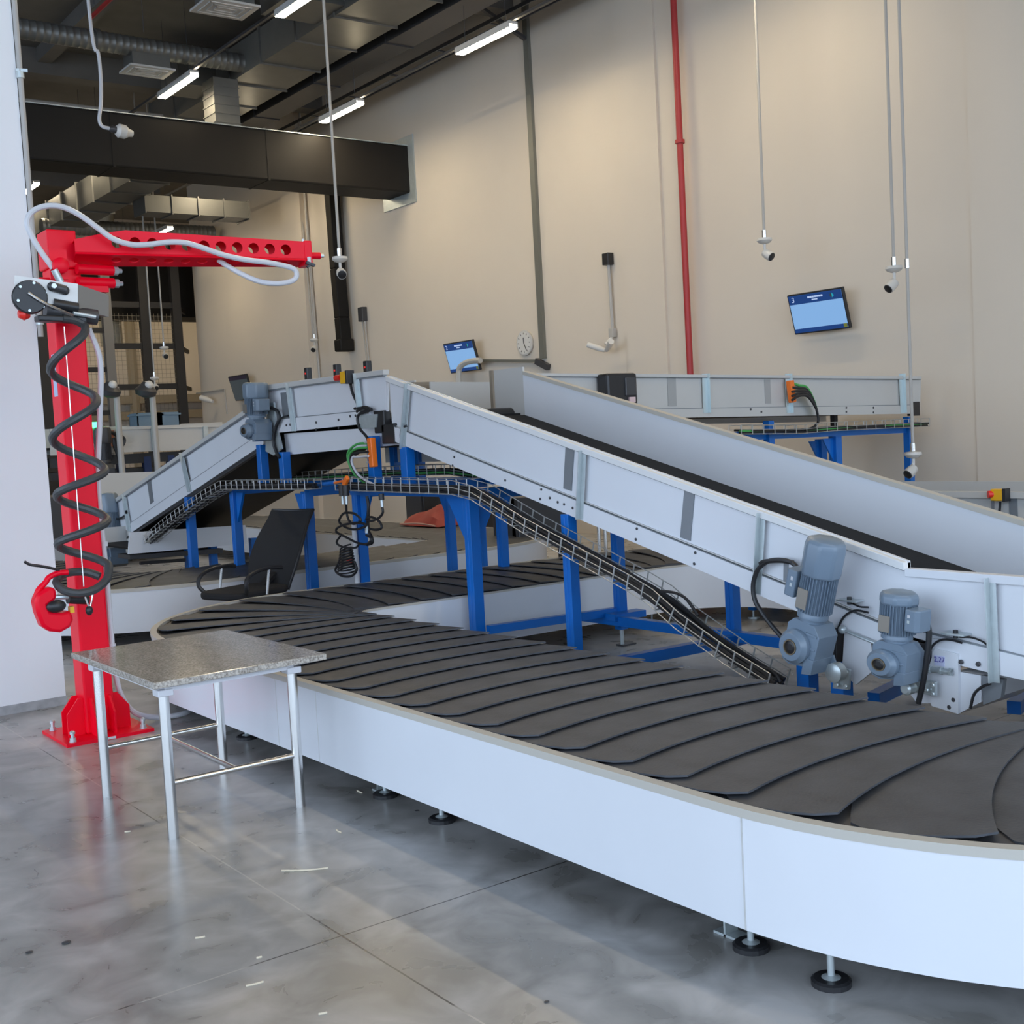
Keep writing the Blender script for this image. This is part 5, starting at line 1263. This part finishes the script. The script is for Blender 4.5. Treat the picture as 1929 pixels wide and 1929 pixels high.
lp = [(641,1010),(634,1022),(645,1030),(668,1032),(676,1026)]
MB().tube(curve([tuple(pX(x, y, HXX)) for x, y in lp], 5), .009, 8).build('hose_loop', CABLE, t, smooth=True)
lp = [(638,1060),(632,1075),(645,1085),(662,1085),(672,1074),(668,1058)]
MB().tube(curve([tuple(pX(x, y, HXX)) for x, y in lp], 5), .010, 8).build('hose_loop', CABLE, t, smooth=True)
a, b = pX(655, 899, HXX), pX(648, 914, HXX); MB().bar(a, b, .045, .03, (1,0,0)).build('trigger', ORANGE, t, bevel=.008)
a, b = pX(655, 904, HXX), pX(630, 910, HXX+.03); MB().cyl(a, b, .010, 8).build('trigger_lever', ORANGE, t)
for px in (644, 651):
    a, b = pX(px, 914, HXX), pX(px+1, 934, HXX); MB().cyl(a, b, .028, 12).build('valve_body', BLACK, t, smooth=True)
    MB().cyl(b, pX(px+2, 950, HXX), .012, 10).build('nozzle', GALV, t, smooth=True)
t = thing('air_gun', 'black hose with metal coupling hanging from the tray, right of the blue post', 'hose', tuple(pX(719, 930, HXX)))
MB().cyl(pX(718, 930, HXX), pX(719, 942, HXX), .022, 12).build('valve_body', BLACK, t, smooth=True)
MB().cyl(pX(719, 942, HXX), pX(720, 955, HXX), .012, 10).build('nozzle', GALV, t, smooth=True)
MB().tube(curve([tuple(pX(*q, HXX)) for q in ((720,955),(721,966),(713,976),(700,981),(690,978),(700,974),(714,982),(719,994),(708,998),(696,996))], 5), .010, 8).build('hose_loop', CABLE, t, smooth=True)
MB().tube(curve([tuple(pX(*q, HXX+.06)) for q in ((691,935),(694,955),(693,985),(694,1000),(700,1012),(701,1022),(692,1026))], 5), .013, 8).build('hose_loop', CABLE, t, smooth=True)
c = pX(691, 997, HXX+.05); MB().cyl(c+Vector((0,0,-.03)), c+Vector((0,0,.03)), .016, 8).build('coupling', GALV, t, smooth=True)
# pale conduit clipped to the blue post
y676 = yf[676]
t = thing('post_conduit', 'white conduit tube with a red tag clipped on the blue post above the near slats', 'conduit', (XN-.08, y676-.04, .3))
MB().cyl((XN-.075, y676-.03, .30), (XN-.075, y676-.03, 1.02), .022, 12).build('tube', HOSEW, t, smooth=True)
MB().cyl((XN-.08, y676-.03, .62), (XN-.08, y676-.03, .74), .03, 12).build('coupling', HOSEW, t, smooth=True)
MB().box(XN-.11, XN-.06, y676-.02, y676+.07, .68, .705).build('tag', REDP, t)

# ================================================================== SMALL THINGS
# red bag on the far carousel
t = thing('red_bag', 'dusty red bag lying on the far carousel behind the blue legs', 'bag', (8.55, 13.4, .525))
n = 14; V = []; F = []
for i in range(n+1):
    for j in range(9):
        u, v = i/n, j/8; e = (math.sin(PI*u)**.5)*(math.sin(PI*v)**.5); V.append((8.45+.55*v, 12.95+.95*u, .525+(.20+.06*math.sin(7*u)+.05*math.cos(9*v+u*4))*e))
F = [(i*9+j, i*9+j+1, (i+1)*9+j+1, (i+1)*9+j) for i in range(n) for j in range(8)]
m = MB().add(V, F); m.add([(8.45, 12.95, .524), (9.0, 12.95, .524), (9.0, 13.9, .524), (8.45, 13.9, .524)], [(0,1,2,3)]); m.build('body', REDBAG, t, smooth=True)
MB().tube(curve([(8.44, 13.0, .54), (8.43, 13.4, .56), (8.44, 13.85, .54)]), .012, 6).build('piping', mat('pale_piping', (.6, .35, .3), .6), t, smooth=True)
t = thing('black_cabinet', 'black box standing beside the red bag, behind the far carousel', 'cabinet', (9.6, 14.9, 0))
a = pX(763, 930, 9.5); b = pX(797, 930, 9.5); z_ = pX(780, 925, 9.5).z
MB().box(9.5, 10.1, b.y, a.y, 0, z_+.05).build('body', BLACK, t, bevel=.01)
MB().box(9.48, 9.5, b.y+.05, a.y-.05, .1, z_).build('door', DARK, t)
o = MB().box(9.6, 9.95, b.y-1.6, b.y-.05, 0, z_-.25).build('low_cabinet', DARK, bevel=.01); tag(o, 'dark low cabinet behind the red bag', 'cabinet')
# black cart thing with castors behind the far carousel
t = thing('tool_cart', 'dark cart with a castor behind the far carousel, right of the sloping tray top', 'cart', (9.4, 10.9, 0))
a = pY(965, 940, 10.9); b = pY(1010, 1000, 10.9)
MB().box(a.x, a.x+.06, 10.87, 10.93, .08, a.z).build('handle_post', BLACK, t)
MB().box(a.x, a.x+.7, 10.8, 11.3, .45, .95).build('body', DARK, t, bevel=.01)
for y in (10.85, 11.25):
    for x in (a.x+.06, a.x+.62): MB().cyl((x, y-.02, .06), (x, y+.02, .06), .06, 14).build('castor', BLACK, t, smooth=True); MB().box(x-.02, x+.02, y-.02, y+.02, .06, .46).build('caster_leg', BLACK, t)
t = thing('steel_stand', 'pair of thin steel uprights beyond the near carousel, under the incline', 'stand', (7.2, 8.95, 0))
for px in (1128, 1140):
    p = pY(px, 1000, 9.6); MB().cyl((p.x, 9.6, 0), (p.x, 9.6, p.z+.1), .02, 10).build('upright', STEEL, t, smooth=True)
MB().box(pY(1125,1000,9.6).x, pY(1145,1000,9.6).x, 9.55, 9.65, 0, .03).build('foot', DARK, t)
# litter on the floor
LIT = [((530,1640),(618,1635),'long pale straw on the floor under the table edge'), ((368,1767),(386,1764),'short pale scrap on the floor left of the joint crossing'), ((463,1857),(496,1849),'pale strip on the floor at the bottom, left of the middle'),
       ((600,1910),(616,1907),'pale strip on the floor at the bottom edge'), ((483,1804),(493,1802),'tiny pale scrap on the floor just above the cross joint'), ((235,1567),(246,1566),'tiny pale scrap on the floor beside the front table leg'),
       ((634,1563),(642,1568),'tiny pale scrap on the floor right of the table legs'), ((673,1489),(682,1493),'small pale scrap on the floor near the carousel foot')]
for a, b, l in LIT:
    p, q = pZ(*a, .003), pZ(*b, .003); mid = p.lerp(q, .5)+(q-p).cross(Vector((0,0,1)))*.06
    o = MB().tube(curve([tuple(p), tuple(mid), tuple(q)], 4), .0035, 6).build('straw_scrap', STRAW, smooth=True, origin=tuple(p)); tag(o, l, 'litter', 'pale scraps on the floor')
for i, (x, y, l) in enumerate(((125,1777,'dark stain-like crumb of dirt on the floor at the left'), (55,1795,'small dark crumb on the floor at the far left'), (785,1528,'dark pebble on the floor between two carousel feet'), (1030,1888,'dark pebble on the floor at the bottom centre'))):
    p = pZ(x, y, 0); r_ = (.013, .010, .008, .007)[i]; o = MB().sphere((p.x, p.y, r_*.3), r_, 10, (1.3, 1, .35)).build('dirt_crumb', DARK, smooth=True); tag(o, l, 'litter', 'dark crumbs on the floor')
# conduit on the pillar edge
t = thing('pillar_conduit', 'grey conduit running down the edge of the white pillar', 'conduit', (2.40, 8.40, 0))
MB().cyl((2.405, 8.41, 2.5), (2.405, 8.41, 8.98), .018, 10).build('pipe', CONDU, t, smooth=True)
for z in (4.22, 2.6, 6.4): MB().cyl((2.405, 8.41, z-.02), (2.405, 8.41, z+.02), .026, 10).bar((2.38, 8.41, z+.03), (2.45, 8.39, z+.03), .02, .02).build('clip', GALV, t)

# ================================================================== LIGHT
W = bpy.data.worlds.new('world'); SC.world = W; W.use_nodes = True
bg = W.node_tree.nodes['Background']; bg.inputs[0].default_value = (*SKYC, 1); bg.inputs[1].default_value = SKY_ST
SC.cycles.sample_clamp_indirect = 2.0
SC.cycles.caustics_reflective = False; SC.cycles.caustics_refractive = False
